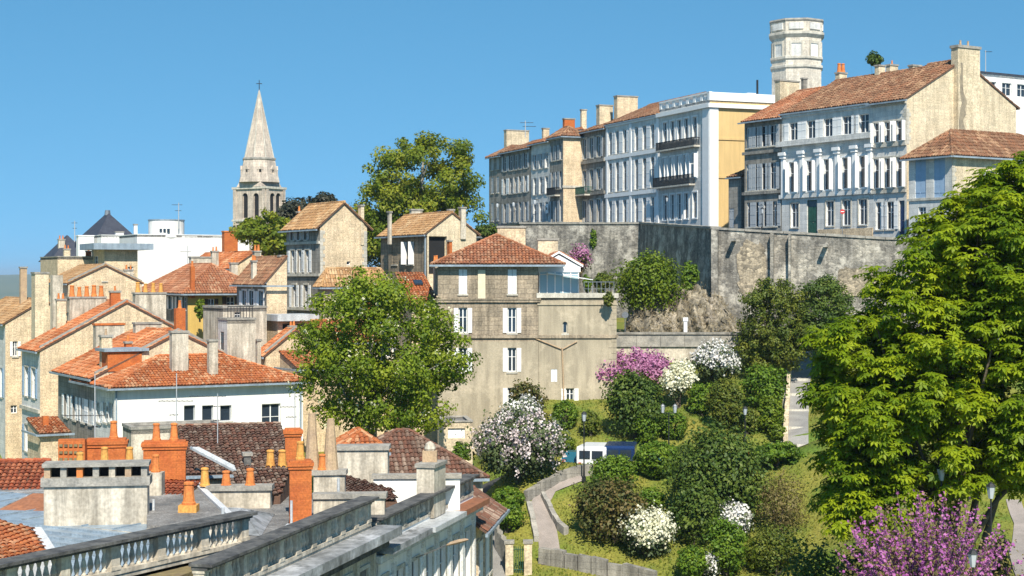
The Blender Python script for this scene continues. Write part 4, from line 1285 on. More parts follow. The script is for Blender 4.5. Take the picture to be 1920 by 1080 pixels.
# ground, first and second floor windows on the stone half
Hs.win('F', 860, 876, 505, 551, sh='closed', surround='trim_stone')
Hs.win('F', 952, 969, 505, 551, sh='closed', surround='trim_stone')
Hs.win('F', 860, 876, 577, 624, sh='open', surround=None)
Hs.win('F', 952, 968, 577, 624, sh='open', surround=None)
Hs.win('F', 952, 968, 652, 697, sh='open', surround=None)
Hs.win('F', 860, 876, 652, 697, sh='open', surround=None)
Hs.win('F', 952, 968, 727, 760, sh='open', surround=None)
Hs.fbox(MB(), 'F', Hs.fs('F', 896), Hs.fs('F', 910), Hs.zpy('F', 2, 566), Hs.zpy('F', 2, 506), -.1, .10).build('blind_pilaster', 'paint_cream', Hs.root)
for py, h, pr in ((567, .18, .14), (562, .10, .20), (634, .22, .14), (500, .22, .18)): Hs.band('F', Hs.zpy('F', 2, py), h, pr, 'stone_brown' if py != 500 else 'stone_grey')
_w = Hs.w; Hs.w = solve(Hs.C, Hs.ux, 1046); Hs.roof('hip', h=2.05, oh=.5, mat='tile_russet', pitch=.26, row=.45); Hs.w = _w
Hs.skirt('F', -13, Hs.zpy('F', 2, 640), 'render_beige', .035)
# right wing with terrace
w2 = Bld('house_wing', 'plain beige rendered wing with a rooftop terrace and tiny windows', C=Hs.pt(Hs.w + .02, .02, 0), th=2, r=1156, d=10, ze=zz(556, 118), z0=-13, wall='render_beige', cat='house')
w2.win('F', 1055, 1064, 603, 625, arch=True, bars=False, frame='trim_stone')
w2.win('F', 1109, 1114, 586, 603, bars=False, frame='paint_white', sill=False)
w2.win('F', 1033, 1045, 692, 716, sh='closed', sill=False)
w2.win('F', 1061, 1076, 728, 756, sh='open')
w2.band('F', w2.z1 - .1, .35, .14, 'trim_stone', 'cornice'); w2.band('F', w2.zpy('F', 2, 572), .12, .08, 'render_beige'); w2.band('F', w2.zpy('F', 2, 634), .22, .12, 'stone_brown')
w2.quoins('F', w2.w, -9, w2.z1 - .2, 'render_beige', .42, .6)
w2.roof('flat', mat='paving', parapet=.7, cornice='trim_stone')
# downpipe forking on the wall
mb = MB(); q = lambda px, py: w2.fp('F', w2.fs('F', px), w2.zpy('F', w2.fs('F', px), py), .08)
mb.tube(q(1003, 634), q(1052, 654), .05, .05, 6); mb.tube(q(1082, 640), q(1056, 654), .05, .05, 6); mb.tube(q(1054, 652), q(1057, 752), .06, .06, 6)
mb.build('downpipe', 'clay_pale', w2.root)
# conservatory with white pediment on the terrace
zf = w2.z1 + .05
a0, a1 = w2.fs('F', 1012) , w2.fs('F', 1088)
a0 = max(a0, .05)
cv = thing('conservatory', 'white glazed conservatory with triangular pediment on the terrace', 'conservatory', tuple(w2.fp('F', a0, zf)), rad(2))
zc = zz(500, 119); zp = zz(474, 119)
def cbox(mb, x0, x1, z0, z1, y0, y1): w2.fbox(mb, 'F', x0, x1, z0, z1, -y1, -y0)
yf = 1.2
mb = MB(); n = 5
for i in range(n + 1):
    x = a0 + (a1 - a0 - .08) * i / n; cbox(mb, x, x + .08, zf, zc - .4, yf, yf + .08)
cbox(mb, a0, a1, zf, zf + .18, yf + .005, yf + .075); cbox(mb, a0, a1, zf + 1.55, zf + 1.61, yf + .01, yf + .07)
for x in (a0, a1 - .08):
    for i in range(1, 4): cbox(mb, x, x + .08, zf, zc - .4, yf + i * 1.0, yf + i * 1.0 + .08)
for x in (a0, a1 - .08): cbox(mb, x + .005, x + .075, zf, zf + .16, yf + .06, yf + 3.1)
mb.build('frame', 'paint_white', cv)
for i in range(n):
    x = a0 + (a1 - a0 - .08) * i / n; cbox(MB(), x + .08, x + (a1 - a0 - .08) / n, zf + .18, zc - .4, yf + .03, yf + .05)
    mb = MB(); cbox(mb, x + .085, x + (a1 - a0 - .08) / n - .005, zf + .18, zc - .4, yf + .03, yf + .05); mb.build('pane', 'glass_pale', cv)
mb = MB(); cbox(mb, a1 - .05, a1 - .03, zf + .1, zc - .4, yf + .1, yf + 4); mb.build('pane', 'glass_pale', cv)
mb = MB(); cbox(mb, a0 - .1, a1 + .1, zc - .4, zc, yf - .1, yf + 4.4); mb.build('entablature', 'paint_white', cv)
am = (a0 + a1) / 2
mb = MB(); mb.prism([w2.fp('F', a0 - .1, zc + .004, -yf), w2.fp('F', a1 + .1, zc + .004, -yf), w2.fp('F', am, zp - .12, -yf)], w2.uy * .3); mb.build('pediment', 'paint_white', cv)
mb = MB()
for (e0, e1) in ((a0 - .3, am), (a1 + .3, am)):
    mb.prism([w2.fp('F', e0, zc - .03, -yf + .14), w2.fp('F', e1, zp - .03, -yf + .14), w2.fp('F', e1, zp + .13, -yf + .14), w2.fp('F', e0, zc + .13, -yf + .14)], w2.uy * .28)
mb.build('raking_cornice', 'paint_white', cv)
pls = [[w2.fp('F', a0 - .3, zc + .1, -yf - 8), w2.fp('F', a0 - .3, zc + .1, -yf - .15), w2.fp('F', am, zp + .1, -yf - .15), w2.fp('F', am, zp + .1, -yf - 8)],
       [w2.fp('F', a1 + .3, zc + .1, -yf - .15), w2.fp('F', a1 + .3, zc + .1, -yf - 8), w2.fp('F', am, zp + .1, -yf - 8), w2.fp('F', am, zp + .1, -yf - .15)]]
sl = MB()
for x in pls:
    nn = (x[1] - x[0]).cross(x[2] - x[0]).normalized(); nn = -nn if nn.z < 0 else nn
    sl.prism([p_ - nn * .1 for p_ in x], nn * .1)
sl.build('roof', 'roof_under', cv); tile_part(pls, 'tile_russet', cv)
# glass lean-to awning, arch and railing
mb = MB(); mb.prism([w2.fp('F', a0 + .6, zc - .42, -yf + .1), w2.fp('F', w2.fs('F', 1112), zc - .95, -yf + .1), w2.fp('F', w2.fs('F', 1112), zc - 1.0, -yf + .1), w2.fp('F', a0 + .6, zc - .5, -yf + .1)], -w2.uy * 1.0)
mb.build('awning', 'paint_white', cv)
w2.done(); Hs.done()
rl = thing('terrace_railing', 'thin metal railing round the planted roof terrace', 'railing', tuple(w2.fp('F', w2.fs('F', 1095), zf)), rad(2))
mb = MB(); e0, e1 = w2.fs('F', 1095), w2.w - .2
for i in range(8):
    x = e0 + (e1 - e0) * i / 7; w2.fbox(mb, 'F', x, x + .04, zf, zf + 1.0, -.18, -.14)
w2.fbox(mb, 'F', e0, e1 + .04, zf + 1.0, zf + 1.05, -.19, -.13); w2.fbox(mb, 'F', e0, e1 + .04, zf + .5, zf + .53, -.175, -.145)
mb.build('rail', 'metal', rl)
Hs.chim(932, 985, 424, 450, 128, 'stone_tan', dd=1.2); Hs.chim(1008, 1046, 447, 480, 126, 'stone_pale', dd=.7, cap='coping')

# ================================================================== old town on the left
# white corner house
Vh = Bld('house', 'white rendered house with orange hipped tile roof and three small windows', 215, 115, 30, r=568, d=9.6, eave=722, z0=-23, wall='render_white', left='stone_white')
for px in (345, 379, 413): Vh.win('F', px, px + 21, 760, 790, sill=True, surround=None, frame='paint_grey', depth=.25, bars=False)
Vh.win('F', 491, 526, 757, 822, frame='paint_white', sill=False, depth=.25)
for px in (186, 198, 208): Vh.row('L', (px,), .45, 755, 792, px, sh='open')
Vh.roof('hip', h=1.75, oh=.55, mat='tile_orange', pitch=.25, row=.42)
Vh.band('FL', Vh.z1 - .42, .32, .10, 'paint_white', 'cornice')
Vh.fbox(MB(), 'F', Vh.w - .28, Vh.w - .16, -18, Vh.z1 - .3, .02, .14).build('downpipe', 'zinc', Vh.root)
Vh.fbox(MB(), 'F', .05, .15, -18, Vh.z1 - .3, .02, .12).build('downpipe', 'zinc', Vh.root)
Vh.chim(318, 353, 620, 680, 119.6, 'plaster_old', dd=.6, cap='coping', pots=0); Vh.chim(388, 409, 636, 690, 120, 'plaster_old', dd=.5)
Vh.done()
V2 = Bld('house', 'house behind with a broad coped gable, orange roof and zinc dormer', C=Vh.pt(-.02, 5.0, 0), th=30, r=484, l=109, eave=704, z0=-23, wall='stone_pale', left='stone_grey')
V2.row('L', (124, 140, 156, 170), .5, 745, 790, 150, sh='open', shm='paint_white')
V2.roof('gL', apex=622, oh=.5, mat='tile_orange', coping=True)
ch = V2.chim(186, 211, 628, 700, 121.5, 'stone_tan', dd=.6, pots=1, potm='clay_pale', poth=.45)
V2.chim(250, 302, 604, 660, 130, 'plaster_old', dd=.8); V2.chim(326, 348, 578, 632, 127, 'brick', dd=.5, cap=None, pots=1)
V2.chim(302, 322, 614, 640, 127, 'brick', dd=.5, cap=None)
# dormer on the left slope
a = V2.fs('L', 178); zb = V2.zpy('L', a, 697); zt_ = V2.zpy('L', a, 660)
dm = MB(); dm.obox(V2.pt(.9, a - .2, zb), V2.ux * 2.6, V2.uy * 2.2, V((0, 0, zt_ - zb))); dmo = dm.build('dormer', 'tile_red' if False else 'brick', V2.root)
MB().obox(V2.pt(.6, a - .4, zt_), V2.ux * 3.4, V2.uy * 2.6, V((0, 0, .22))).build('dormer_roof', 'zinc', dmo)
V2.done()
# house B with the large stone gable
B_ = Bld('house', 'tall house with a big tan stone gable and orange roof slope', 75, 134, 30, r=392, l=41, eave=655, z0=-23, wall='stone_tan', left='stone_white')
for (y0, y1) in ((690, 745), (800, 850)): B_.row('L', (50, 63), .6, y0, y1, 60, sh='open', shm='paint_blue', surround='trim_stone')
B_.roof('gL', apex=566, oh=.35, mat='tile_orange', coping=True)
B_.band('L', B_.zpy('L', 2, 772), .3, .18)
B_.chim(57, 93, 510, 650, 146, 'stone_pale', dd=1.4, cap='coping'); B_.chim(93, 119, 516, 640, 145, 'plaster_old', dd=.9, cap=None)
B_.chim(128, 197, 556, 630, 142, 'plaster_old', dd=.9, pots=5, potm='clay', poth=.95); B_.chim(176, 232, 606, 660, 133.5, 'plaster_old', dd=.8, cap='brick')
B_.chim(250, 310, 548, 620, 150, 'plaster_old', dd=.9, pots=4, potm='clay_yellow', poth=.9)
A_ = Bld('house', 'house at the edge with a plain tan end wall and pale verge', 10, 152, 30, r=150, d=16, eave=604, z0=-23, wall='stone_tan', left='stone_white')
A_.row('L', (2,), .6, 690, 745, 4, sh='open', shm='paint_blue')
A_.row('F', (26,), .3, 760, 775, 26, sill=False)
A_.roof('gL', apex=562, oh=.35, mat='tile_tan', coping=False); A_.chim(36, 51, 500, 580, 158, 'clay_pale', dd=.5)
# little gabled house further up
L3 = Bld('house', 'small tan gabled house with plain stone front', 128, 165, 26, r=266, d=14, eave=530, z0=-12, wall='stone_tan')
L3.roof('gL', apex=497, oh=.2, mat='tile_tan', coping=True)
L4 = Bld('house', 'low tan stone block with flat top beside the slate roof', 108, 195, 28, r=182, d=10, eave=482, z0=-10, wall='stone_tan')
L4.roof('flat'); L4.done()
L5 = Bld('house', 'tan house under a wide grey flat canopy roof', 196, 192, 28, r=258, l=172, eave=468, z0=-10, wall='stone_tan')
L5.fbox(MB(), 'F', -1.6, L5.w + 1.6, L5.z1, L5.z1 + .75, -6, 1.3).build('roof', 'zinc', L5.root)
L5.win('L', 176, 184, 480, 500); L5.win('F', 240, 250, 500, 512)
L5.done()
L2 = Bld('modern_block', 'white modern flat-roofed block with a round turret', 257, 205, 28, r=467, d=9, eave=440, z0=-10, wall='render_white', cat='building')
L2.roof('flat', parapet=.4, cornice='render_white')
tc_ = P(312, 0, 209)
MB().lathe((tc_.x, tc_.y, zz(446, 209)), [(33 / F * 209, 0), (33 / F * 209, zz(414, 209) - zz(446, 209))], 28).build('turret', 'render_white', L2.root)
MB().lathe((tc_.x, tc_.y, zz(414, 209)), [(34 / F * 209, 0), (34 / F * 209, .14)], 28).build('turret_cap', 'zinc', L2.root)
for px in (309, 316, 323):
    q = P(px, 433, 209); MB().obox((q.x - .16, q.y - 2.42, q.z - .2), (.32, 0, 0), (0, .4, 0), (0, 0, .42)).build('turret_window', 'glass', L2.root)
for px in (320, 332, 370, 390): L2.win('F', px, px + 9, 441.5, 445, sill=False, bars=False)
L2.chim(416, 446, 433, 485, 203, 'brick', dd=1.0, cap='clay', under=4)
L2.done()
L2b = Bld('penthouse', 'white set-back penthouse beside the slate pyramid roof', 190, 222, 28, r=284, d=7, eave=441, z0=-8, wall='render_white', cat='building')
L2b.roof('flat', parapet=.3, cornice='render_white'); L2b.win('F', 246, 270, 449, 454, frame='brick', pane='brick', sill=False, bars=False)
L2b.chim(250, 258, 420, 440, 226, 'paint_white', dd=.4, cap='coping'); L2b.chim(215, 232, 434, 442, 226, 'paint_white', dd=.6); L2b.done()
L1 = Bld('hall', 'building with a dark slate pyramid roof above the town', 180, 245, 35, r=258, l=146, eave=446, z0=-8, wall='stone_white', cat='building')
L1.roof('hip', h=zz(401, 252) - zz(446, 245), oh=.5, mat='slate', gut=None); L1.done()
MB_ = MB(); q = L1.pt(L1.w / 2, L1.d / 2, L1.z1 + L1.h)
MB_.tube(q - V((0, 0, .3)), q + V((0, 0, .5)), .5, .4, 6); MB_.build('roof_finial', 'metal', L1.root)
L1b = Bld('house', 'grey house with steep slate lean-to roof at the town edge', 100, 228, 30, r=172, l=80, eave=482, z0=-8, wall='stone_grey')
L1b.roof('hip', h=zz(441, 232) - zz(482, 228), oh=.5, mat='slate', gut=None); L1b.chim(143, 176, 441, 482, 224, 'render_white', dd=1.2, cap='render_white'); L1b.chim(108, 122, 448, 470, 230, 'plaster_old', pots=2, poth=.5); L1b.done()
# orange roofs and the yellow house
P0 = Bld('house', 'house with a pale gable and long orange roof below the white block', 436, 182, 30, r=520, l=345, eave=500, z0=-10, wall='stone_tan', left='plaster_old')
P0.roof('gL', apex=472, oh=.4, mat='tile_orange'); P0.chim(355, 396, 481, 510, 181, 'plaster_old', dd=.8); P0.chim(473, 490, 470, 500, 178, 'plaster_old', dd=.7, pots=2, poth=.7); P0.done()
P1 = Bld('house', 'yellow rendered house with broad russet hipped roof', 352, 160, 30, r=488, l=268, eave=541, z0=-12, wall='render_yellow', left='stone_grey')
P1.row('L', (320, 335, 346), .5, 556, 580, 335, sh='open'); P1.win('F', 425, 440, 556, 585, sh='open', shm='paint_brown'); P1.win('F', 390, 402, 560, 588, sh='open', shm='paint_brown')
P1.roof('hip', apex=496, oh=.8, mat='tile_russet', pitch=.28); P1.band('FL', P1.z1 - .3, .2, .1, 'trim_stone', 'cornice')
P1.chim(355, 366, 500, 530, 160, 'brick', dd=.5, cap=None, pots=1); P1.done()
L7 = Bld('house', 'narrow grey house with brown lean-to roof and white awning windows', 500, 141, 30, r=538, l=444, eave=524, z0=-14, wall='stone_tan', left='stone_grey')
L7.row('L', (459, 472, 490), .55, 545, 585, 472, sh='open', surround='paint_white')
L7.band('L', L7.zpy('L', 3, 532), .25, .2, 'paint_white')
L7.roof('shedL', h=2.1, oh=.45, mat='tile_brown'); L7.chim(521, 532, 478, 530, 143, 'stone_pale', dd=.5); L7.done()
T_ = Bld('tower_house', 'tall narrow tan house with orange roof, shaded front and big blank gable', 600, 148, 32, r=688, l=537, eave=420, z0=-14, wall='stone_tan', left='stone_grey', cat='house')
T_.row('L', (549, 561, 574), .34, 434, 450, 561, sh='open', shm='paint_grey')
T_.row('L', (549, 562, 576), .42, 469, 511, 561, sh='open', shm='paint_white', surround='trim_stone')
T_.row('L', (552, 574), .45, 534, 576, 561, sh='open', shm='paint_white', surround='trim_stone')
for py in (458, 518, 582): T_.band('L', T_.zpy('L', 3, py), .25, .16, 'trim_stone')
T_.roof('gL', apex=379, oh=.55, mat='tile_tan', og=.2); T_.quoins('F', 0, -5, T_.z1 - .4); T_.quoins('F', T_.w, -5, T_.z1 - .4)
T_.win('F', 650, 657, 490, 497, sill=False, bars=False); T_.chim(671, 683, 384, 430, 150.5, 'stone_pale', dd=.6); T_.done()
T2 = Bld('house', 'low annexe with tan tiled roof at the foot of the tall house', 606, 142, 30, r=730, l=596, eave=527, z0=-14, wall='render_beige')
T2.roof('hip', h=1.1, oh=.3, mat='tile_tan'); T2.done()
T3 = Bld('annexe', 'flat white canopy annexe with dark opening below', 521, 136, 30, r=586, d=3.5, eave=592, z0=-14, wall='stone_tan', cat='annexe')
T3.win('F', 530, 570, 606, 622, bars=False, sill=False, depth=.35); T3.fbox(MB(), 'F', -.3, T3.w + .3, T3.z1 - .45, T3.z1 + .1, -3, .7).build('canopy', 'zinc_light', T3.root); T3.roof('flat', parapet=0); T3.done()
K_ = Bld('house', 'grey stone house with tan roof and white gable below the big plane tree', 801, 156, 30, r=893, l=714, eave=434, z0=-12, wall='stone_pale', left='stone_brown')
K_.win('L', 763, 776, 453, 496, sh='ajar'); K_.win('L', 735, 745, 453, 496, sh='closed', shm='stone_brown')
a0, a1 = K_.fs('F', 804), K_.fs('F', 838)
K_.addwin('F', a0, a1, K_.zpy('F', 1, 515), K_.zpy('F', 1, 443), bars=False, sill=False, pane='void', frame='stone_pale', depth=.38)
K_.roof('gL', apex=398, oh=.45, mat='tile_tan'); K_.band('L', K_.z1 - .4, .25, .15, 'stone_grey', 'cornice')
for p_ in ((727, 734, 396, 430, 160), (768, 792, 392, 410, 168), (839, 852, 392, 420, 160), (860, 874, 388, 420, 158), (838, 848, 450, 475, 152)):
    K_.chim(*p_, 'plaster_old' if p_[2] < 440 else 'brick', dd=.5)
K_.fbox(MB(), 'L', .2, .34, -6, K_.z1 - .2, .03, .16).build('downpipe', 'zinc', K_.root)
K_.done()
K2 = Bld('house', 'small house with plain orange roof and a skylight beside the large beige house', 772, 127, 14, r=824, l=742, eave=572, z0=-14, wall='stone_tan')
pl = K2.roof('shedF', h=2.6, oh=.3, mat='tile_orange')
mb = MB(); q0 = K2.pt(1.0, K2.d * .55, K2.z1 + 2.6 * .55 + .16); mb.obox(q0, K2.ux * .7, (K2.uy * K2.d + V((0, 0, 2.6))).normalized() * .9, V((0, 0, .12))); mb.build('skylight', 'glass', K2.root); K2.done()
L10 = Bld('house', 'square stone house with stained white front and a railed roof terrace', 426, 124, 30, r=479, l=409, eave=600, z0=-14, wall='plaster_old', left='stone_white')
L10.win('L', 413, 420, 622, 665, sh='closed', shm='car_teal'); L10.roof('flat', parapet=.6)
mb = MB()
for i in range(9): L10.fbox(mb, 'F', .1 + i * (L10.w - .3) / 8, .14 + i * (L10.w - .3) / 8, L10.z1, L10.z1 + 1.0, -.2, -.16)
L10.fbox(mb, 'F', .1, L10.w - .1, L10.z1 + 1.0, L10.z1 + 1.06, -.21, -.15); mb.build('railing', 'iron', L10.root); L10.done()
L11 = Bld('house', 'small pale plastered house with roof terrace below the yellow house', 418, 134, 30, r=500, d=5, eave=578, z0=-14, wall='plaster_old')
L11.win('F', 440, 452, 585, 598); L11.roof('flat', parapet=.7); L11.done()
Q1 = Bld('house', 'small house with sunlit orange gabled roof left of the leafy tree', 498, 133, 30, r=610, l=480, eave=664, z0=-16, wall='stone_tan')
Q1.roof('gL', apex=618, oh=.3, mat='tile_orange', coping=True); Q1.chim(478, 490, 636, 690, 131, 'plaster_old', dd=.5); Q1.done()
Q2 = Bld('shed', 'low lean-to with orange tiles beside the white house', 560, 128, 30, r=640, d=4, eave=690, z0=-16, wall='stone_tan', cat='shed')
Q2.roof('shedF', h=1.2, oh=.3, mat='tile_orange'); Q2.done()
Ga = Bld('garage', 'small pale garage with a white door behind the leafy tree', 832, 110, 8, r=886, d=4, eave=792, z0=-15, wall='stone_pale', cat='garage')
Ga.win('F', 840, 872, 803, 822, door=True, frame='paint_white', pane='paint_white', sill=False); Ga.roof('flat', parapet=.4); Ga.done()
for (px, Y, r, l, ev, lab) in ((600, 132, 716, 585, 640, 'pale stone house mostly hidden behind the leafy tree'), (700, 134, 822, 690, 600, 'tan house glimpsed through the leafy tree')):
    Hb = Bld('house', lab, px, Y, 18, r=r, d=7, eave=ev, z0=-15, wall='stone_pale' if px == 600 else 'stone_tan')
    for p_ in (px + 25, px + 60, px + 92): Hb.row('F', (p_,), .45, ev + 30, ev + 70, p_, sh='open')
    Hb.roof('gF', h=1.6, oh=.3, mat='tile_orange'); Hb.done()

# more chimney stacks scattered over the old roofs
for b_, args in ((B_, (104, 124, 560, 612, 140, 'stone_pale')), (B_, (205, 226, 545, 580, 139, 'brick')), (L3, (232, 250, 505, 528, 168, 'plaster_old')), (L4, (118, 132, 466, 484, 196, 'stone_pale')), (L4, (160, 172, 470, 484, 198, 'brick')),
                 (P1, (430, 446, 492, 520, 165, 'plaster_old')), (P0, (395, 410, 470, 500, 186, 'plaster_old')), (V2, (232, 248, 640, 668, 124, 'brick')), (Q1, (540, 556, 610, 640, 136, 'plaster_old')), (A_, (70, 86, 552, 600, 156, 'brick')),
                 (L7, (470, 482, 488, 512, 144, 'plaster_old')), (T_, (556, 566, 396, 416, 156, 'brick')), (K2, (812, 822, 490, 520, 130, 'plaster_old'))):
    b_.chim(*args, dd=.5, pots=2 if args[5] != 'brick' else 1, potm='clay', poth=.45)
L3.win('F', 192, 200, 515, 527, bars=False); B_.win('F', 226, 236, 640, 655, bars=False, sill=False); A_.win('F', 24, 33, 640, 668, sh='open')
B_.done(); A_.done(); L3.done()
# ================================================================== church tower and spire
Cb = Bld('church_tower', 'romanesque church tower with twin arches and octagonal stone spire', 498, 330, 57, r=534, l=438, eave=349, z0=-6, wall='stone_church', cat='church')
zt2 = lambda py: zz(py, 330)
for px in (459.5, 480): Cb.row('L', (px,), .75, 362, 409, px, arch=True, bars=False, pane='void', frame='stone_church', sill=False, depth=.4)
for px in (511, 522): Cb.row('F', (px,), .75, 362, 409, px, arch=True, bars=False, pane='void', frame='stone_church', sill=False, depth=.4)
for f in 'LF':
    Cb.band(f, zt2(414), .4, .3, 'trim_stone'); Cb.band(f, Cb.z1 - .45, .45, .3, 'trim_stone', 'cornice')
for f, L in (('L', Cb.d), ('F', Cb.w)):
    for a in (.01, L - .8): Cb.fbox(MB(), f, a, a + .79, -6, Cb.z1 - .47, -.05, .22).build('buttress', 'stone_church', Cb.root)
cc_ = Cb.pt(Cb.w / 2, Cb.d / 2, 0); cc_.z = 0
hw_ = Cb.w / 2
mb = MB()      # sloping shoulders from the square to the octagon
R4_ = (hw_ + .35) * math.sqrt(2)
mb.lathe((cc_.x, cc_.y, Cb.z1), [(R4_, 0), (R4_ * .86, 1.2), (R4_ * .70, 3.2), (R4_ * .56, 5.2)], 4, Cb.th + math.pi / 4)
mb.lathe((cc_.x, cc_.y, Cb.z1), [(4.5, 1.0), (3.95, 3.2), (3.5, 5.6)], 8, Cb.th + math.pi / 8)
mb.build('drum', 'stone_church', Cb.root)
MB().lathe((cc_.x, cc_.y, zt2(297)), [(3.4, -.3), (3.65, 0), (3.65, .35), (3.3, .5)], 8, Cb.th + math.pi / 8).build('cornice', 'coping', Cb.root)
sp = MB().lathe((cc_.x, cc_.y, zt2(296)), [(3.25, 0), (hw_ * .46, zt2(225) - zt2(296)), (hw_ * .12, zt2(175) - zt2(296)), (.08, zt2(163) - zt2(296))], 8, Cb.th + math.pi / 8).build('spire', 'stone_church', Cb.root)
mb = MB()
for i in range(8):
    t = Cb.th + math.pi / 8 + i * math.pi / 4
    mb.tube(V((cc_.x + 3.25 * math.cos(t), cc_.y + 3.25 * math.sin(t), zt2(296))), V((cc_.x + .1 * math.cos(t), cc_.y + .1 * math.sin(t), zt2(166))), .16, .08, 5)
mb.build('spire_rib', 'trim_stone', sp)
for i in range(8):
    t = Cb.th + i * math.pi / 4; n = V((math.cos(t), math.sin(t), 0)); u = V((-n.y, n.x, 0)); q = V((cc_.x, cc_.y, Cb.z1 + 1.6)) + n * 3.35
    mb = MB(); mb.obox(q - u * .45, u * .2, n * .5, V((0, 0, 2.0))); mb.obox(q + u * .25, u * .2, n * .5, V((0, 0, 2.0))); mb.prism([q - u * .55 + V((0, 0, 2.0)), q + u * .55 + V((0, 0, 2.0)), q + V((0, 0, 2.9))], n * .55)
    d_ = mb.build('lucarne', 'stone_church', Cb.root)
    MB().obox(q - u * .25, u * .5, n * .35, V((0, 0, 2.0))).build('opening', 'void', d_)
mb = MB(); q = V((cc_.x, cc_.y, zt2(163)))
mb.tube(q - V((0, 0, .3)), q + V((0, 0, 2.0)), .09, .07, 6); mb.obox(q + V((-.6, -.06, 1.2)), (1.2, 0, 0), (0, .12, 0), (0, 0, .14)); mb.build('cross', 'iron', Cb.root)
Cb.done()
# ================================================================== near rooftops along the street
def balustrade(b, a0, a1, zb, h=1.1, bay=1.75, mat='plaster_old', rail='dark_stone', nb=5):
    base = b.fbox(MB(), 'F', a0, a1, zb, zb + .14, -.32, .04).build('balustrade', mat, b.root)
    mb = MB(); b.fbox(mb, 'F', a0 - .05, a1 + .05, zb + h - .20, zb + h - .09, -.36, .16); b.fbox(mb, 'F', a0 - .09, a1 + .09, zb + h - .09, zb + h, -.42, .34)
    mb.build('rail', rail, base)
    n = max(1, round((a1 - a0) / bay)); pw = .36; step = (a1 - a0 - pw) / n
    me = None; mp = None
    for i in range(n + 1):
        x = a0 + i * step
        mb = MB(); b.fbox(mb, 'F', x, x + pw, zb + .14, zb + h - .2, -.31, .03); b.fbox(mb, 'F', x - .03, x + pw + .03, zb + .141, zb + .26, -.34, .06); b.fbox(mb, 'F', x - .03, x + pw + .03, zb + h - .30, zb + h - .201, -.34, .06)
        mb.build('pier', mat, base)
        if i < n:
            for k in range(nb):
                c = b.fp('F', x + pw + (step - pw) * (k + .5) / nb, zb + .14, -.14)
                MB().lathe(c, [(.085, 0), (.085, .06), (.05, .10), (.10, (h - .34) * .38), (.045, (h - .34) * .72), (.085, (h - .34) * .92), (.085, h - .34)], 8).build('baluster', mat, base)
    return base
def facade(b, ztop, floors, n, shm='paint_white', sur='trim_stone'):
    st = b.w / n
    for (z0, z1) in floors:
        for i in range(n):
            c = st * (i + .5); b.addwin('F', c - .5, c + .5, z0, z1, sh='open', shm=shm, surround=sur)
N1 = Bld('street_building', 'near building with blue zinc roof behind a grey stone balustrade', C=(-16.2, 41.2), th=61, w=15.0, d=13, ze=-9.05, z0=-23, wall='plaster_old', cat='building')
balustrade(N1, 0, 14.95, -9.05, 1.1, 2.0, nb=6)
def trench_roof(b, zr, mat, prof):
    b.fbox(MB(), 'F', 0, b.w, zr - .6, b.z1 - .002, -.34, -.002).build('parapet_wall', 'plaster_old', b.root)
    pts = [b.fp('F', 0, z_, -d_) for d_, z_ in prof]
    MB().prism(pts + [b.fp('F', 0, zr - 1.0, -prof[-1][0]), b.fp('F', 0, zr - 1.0, -prof[0][0])], b.ux * b.w).build('roof', mat, b.root)
trench_roof(N1, -10.0, 'zinc', [(.36, -10.0), (1.1, -10.0), (3.0, -9.1), (13, -9.02)])
N1.band('F', -9.5, .3, .35, 'dark_stone', 'cornice'); facade(N1, -9.5, ((-13.2, -11), (-17.4, -15)), 6)
for i in range(17):
    N1.fbox(MB(), 'F', .7 + i * .85, .75 + i * .85, -9.09, -8.99, -12.8, -3.05).build('seam', 'zinc', N1.root)
N1.done()
# orange tile patch in the corner, on the zinc roof's near edge
pl = [[P(-40, 1075, 47.5), P(95, 1052, 49.5), P(60, 1015, 53), P(-40, 995, 54)]]
z_ = [-8.72, -8.72, -8.35, -8.25]
pl = [[V((p.x, p.y, z)) for p, z in zip(pl[0], z_)]]
mb = MB(); mb.prism([p - V((0, 0, .5)) for p in pl[0]], (0, 0, .46)); mb.build('roof_base', 'flashing', N1.root)
tile_part(pl, 'tile_orange', N1.root, .22, .34)
mb = MB(); a, b = pl[0][1], pl[0][2]; mb.obox(a + V((0, 0, -.45)), b - a, V((.28, .1, 0)), V((0, 0, .52))); mb.build('flashing', 'flashing', N1.root)
# rear flat roofs that carry the chimneys
rear = [(-8.95, 54.6), (-8.1, 57.0), (-9.4, 69.5), (-27, 73.5), (-27, 49.2), (-20.2, 54.6), (-15.5, 57.8)]
MB().prism([(x, y, -20) for x, y in rear], (0, 0, 10.7)).build('rear_block', 'bitumen', N1.root)
zp_ = [N1.pt(a_, b_, -9.25) for a_, b_ in ((15.02, 1.0), (16.6, 3.0), (20.5, 8.5), (20.5, 22), (15.02, 22))]
MB().prism(zp_, (0, 0, .2)).build('zinc_roof', 'zinc', N1.root)
for i in range(11):
    b_ = 3.2 + i * 1.5; MB().obox(N1.pt(15.1, b_, -9.05), N1.ux * (1.5 + min(3.8, i * .9)), N1.uy * .05, V((0, 0, .05))).build('seam', 'zinc', N1.root)
R9 = Bld('house', 'low house with old red tile roof left of the vented chimney', -90, 70, 8, r=72, d=6, eave=920, z0=-20, wall='plaster_old')
R9.roof('gF', h=.9, oh=.3, mat='tile_red', pitch=.24, row=.38); R9.done()
def front_chim(b, px0, px1, py0, py1, Y, mat, **k):
    k.setdefault('under', max(.2, zz(py1, Y) + 9.6)); return b.chim(px0, px1, py0, py1, Y, mat, **k)
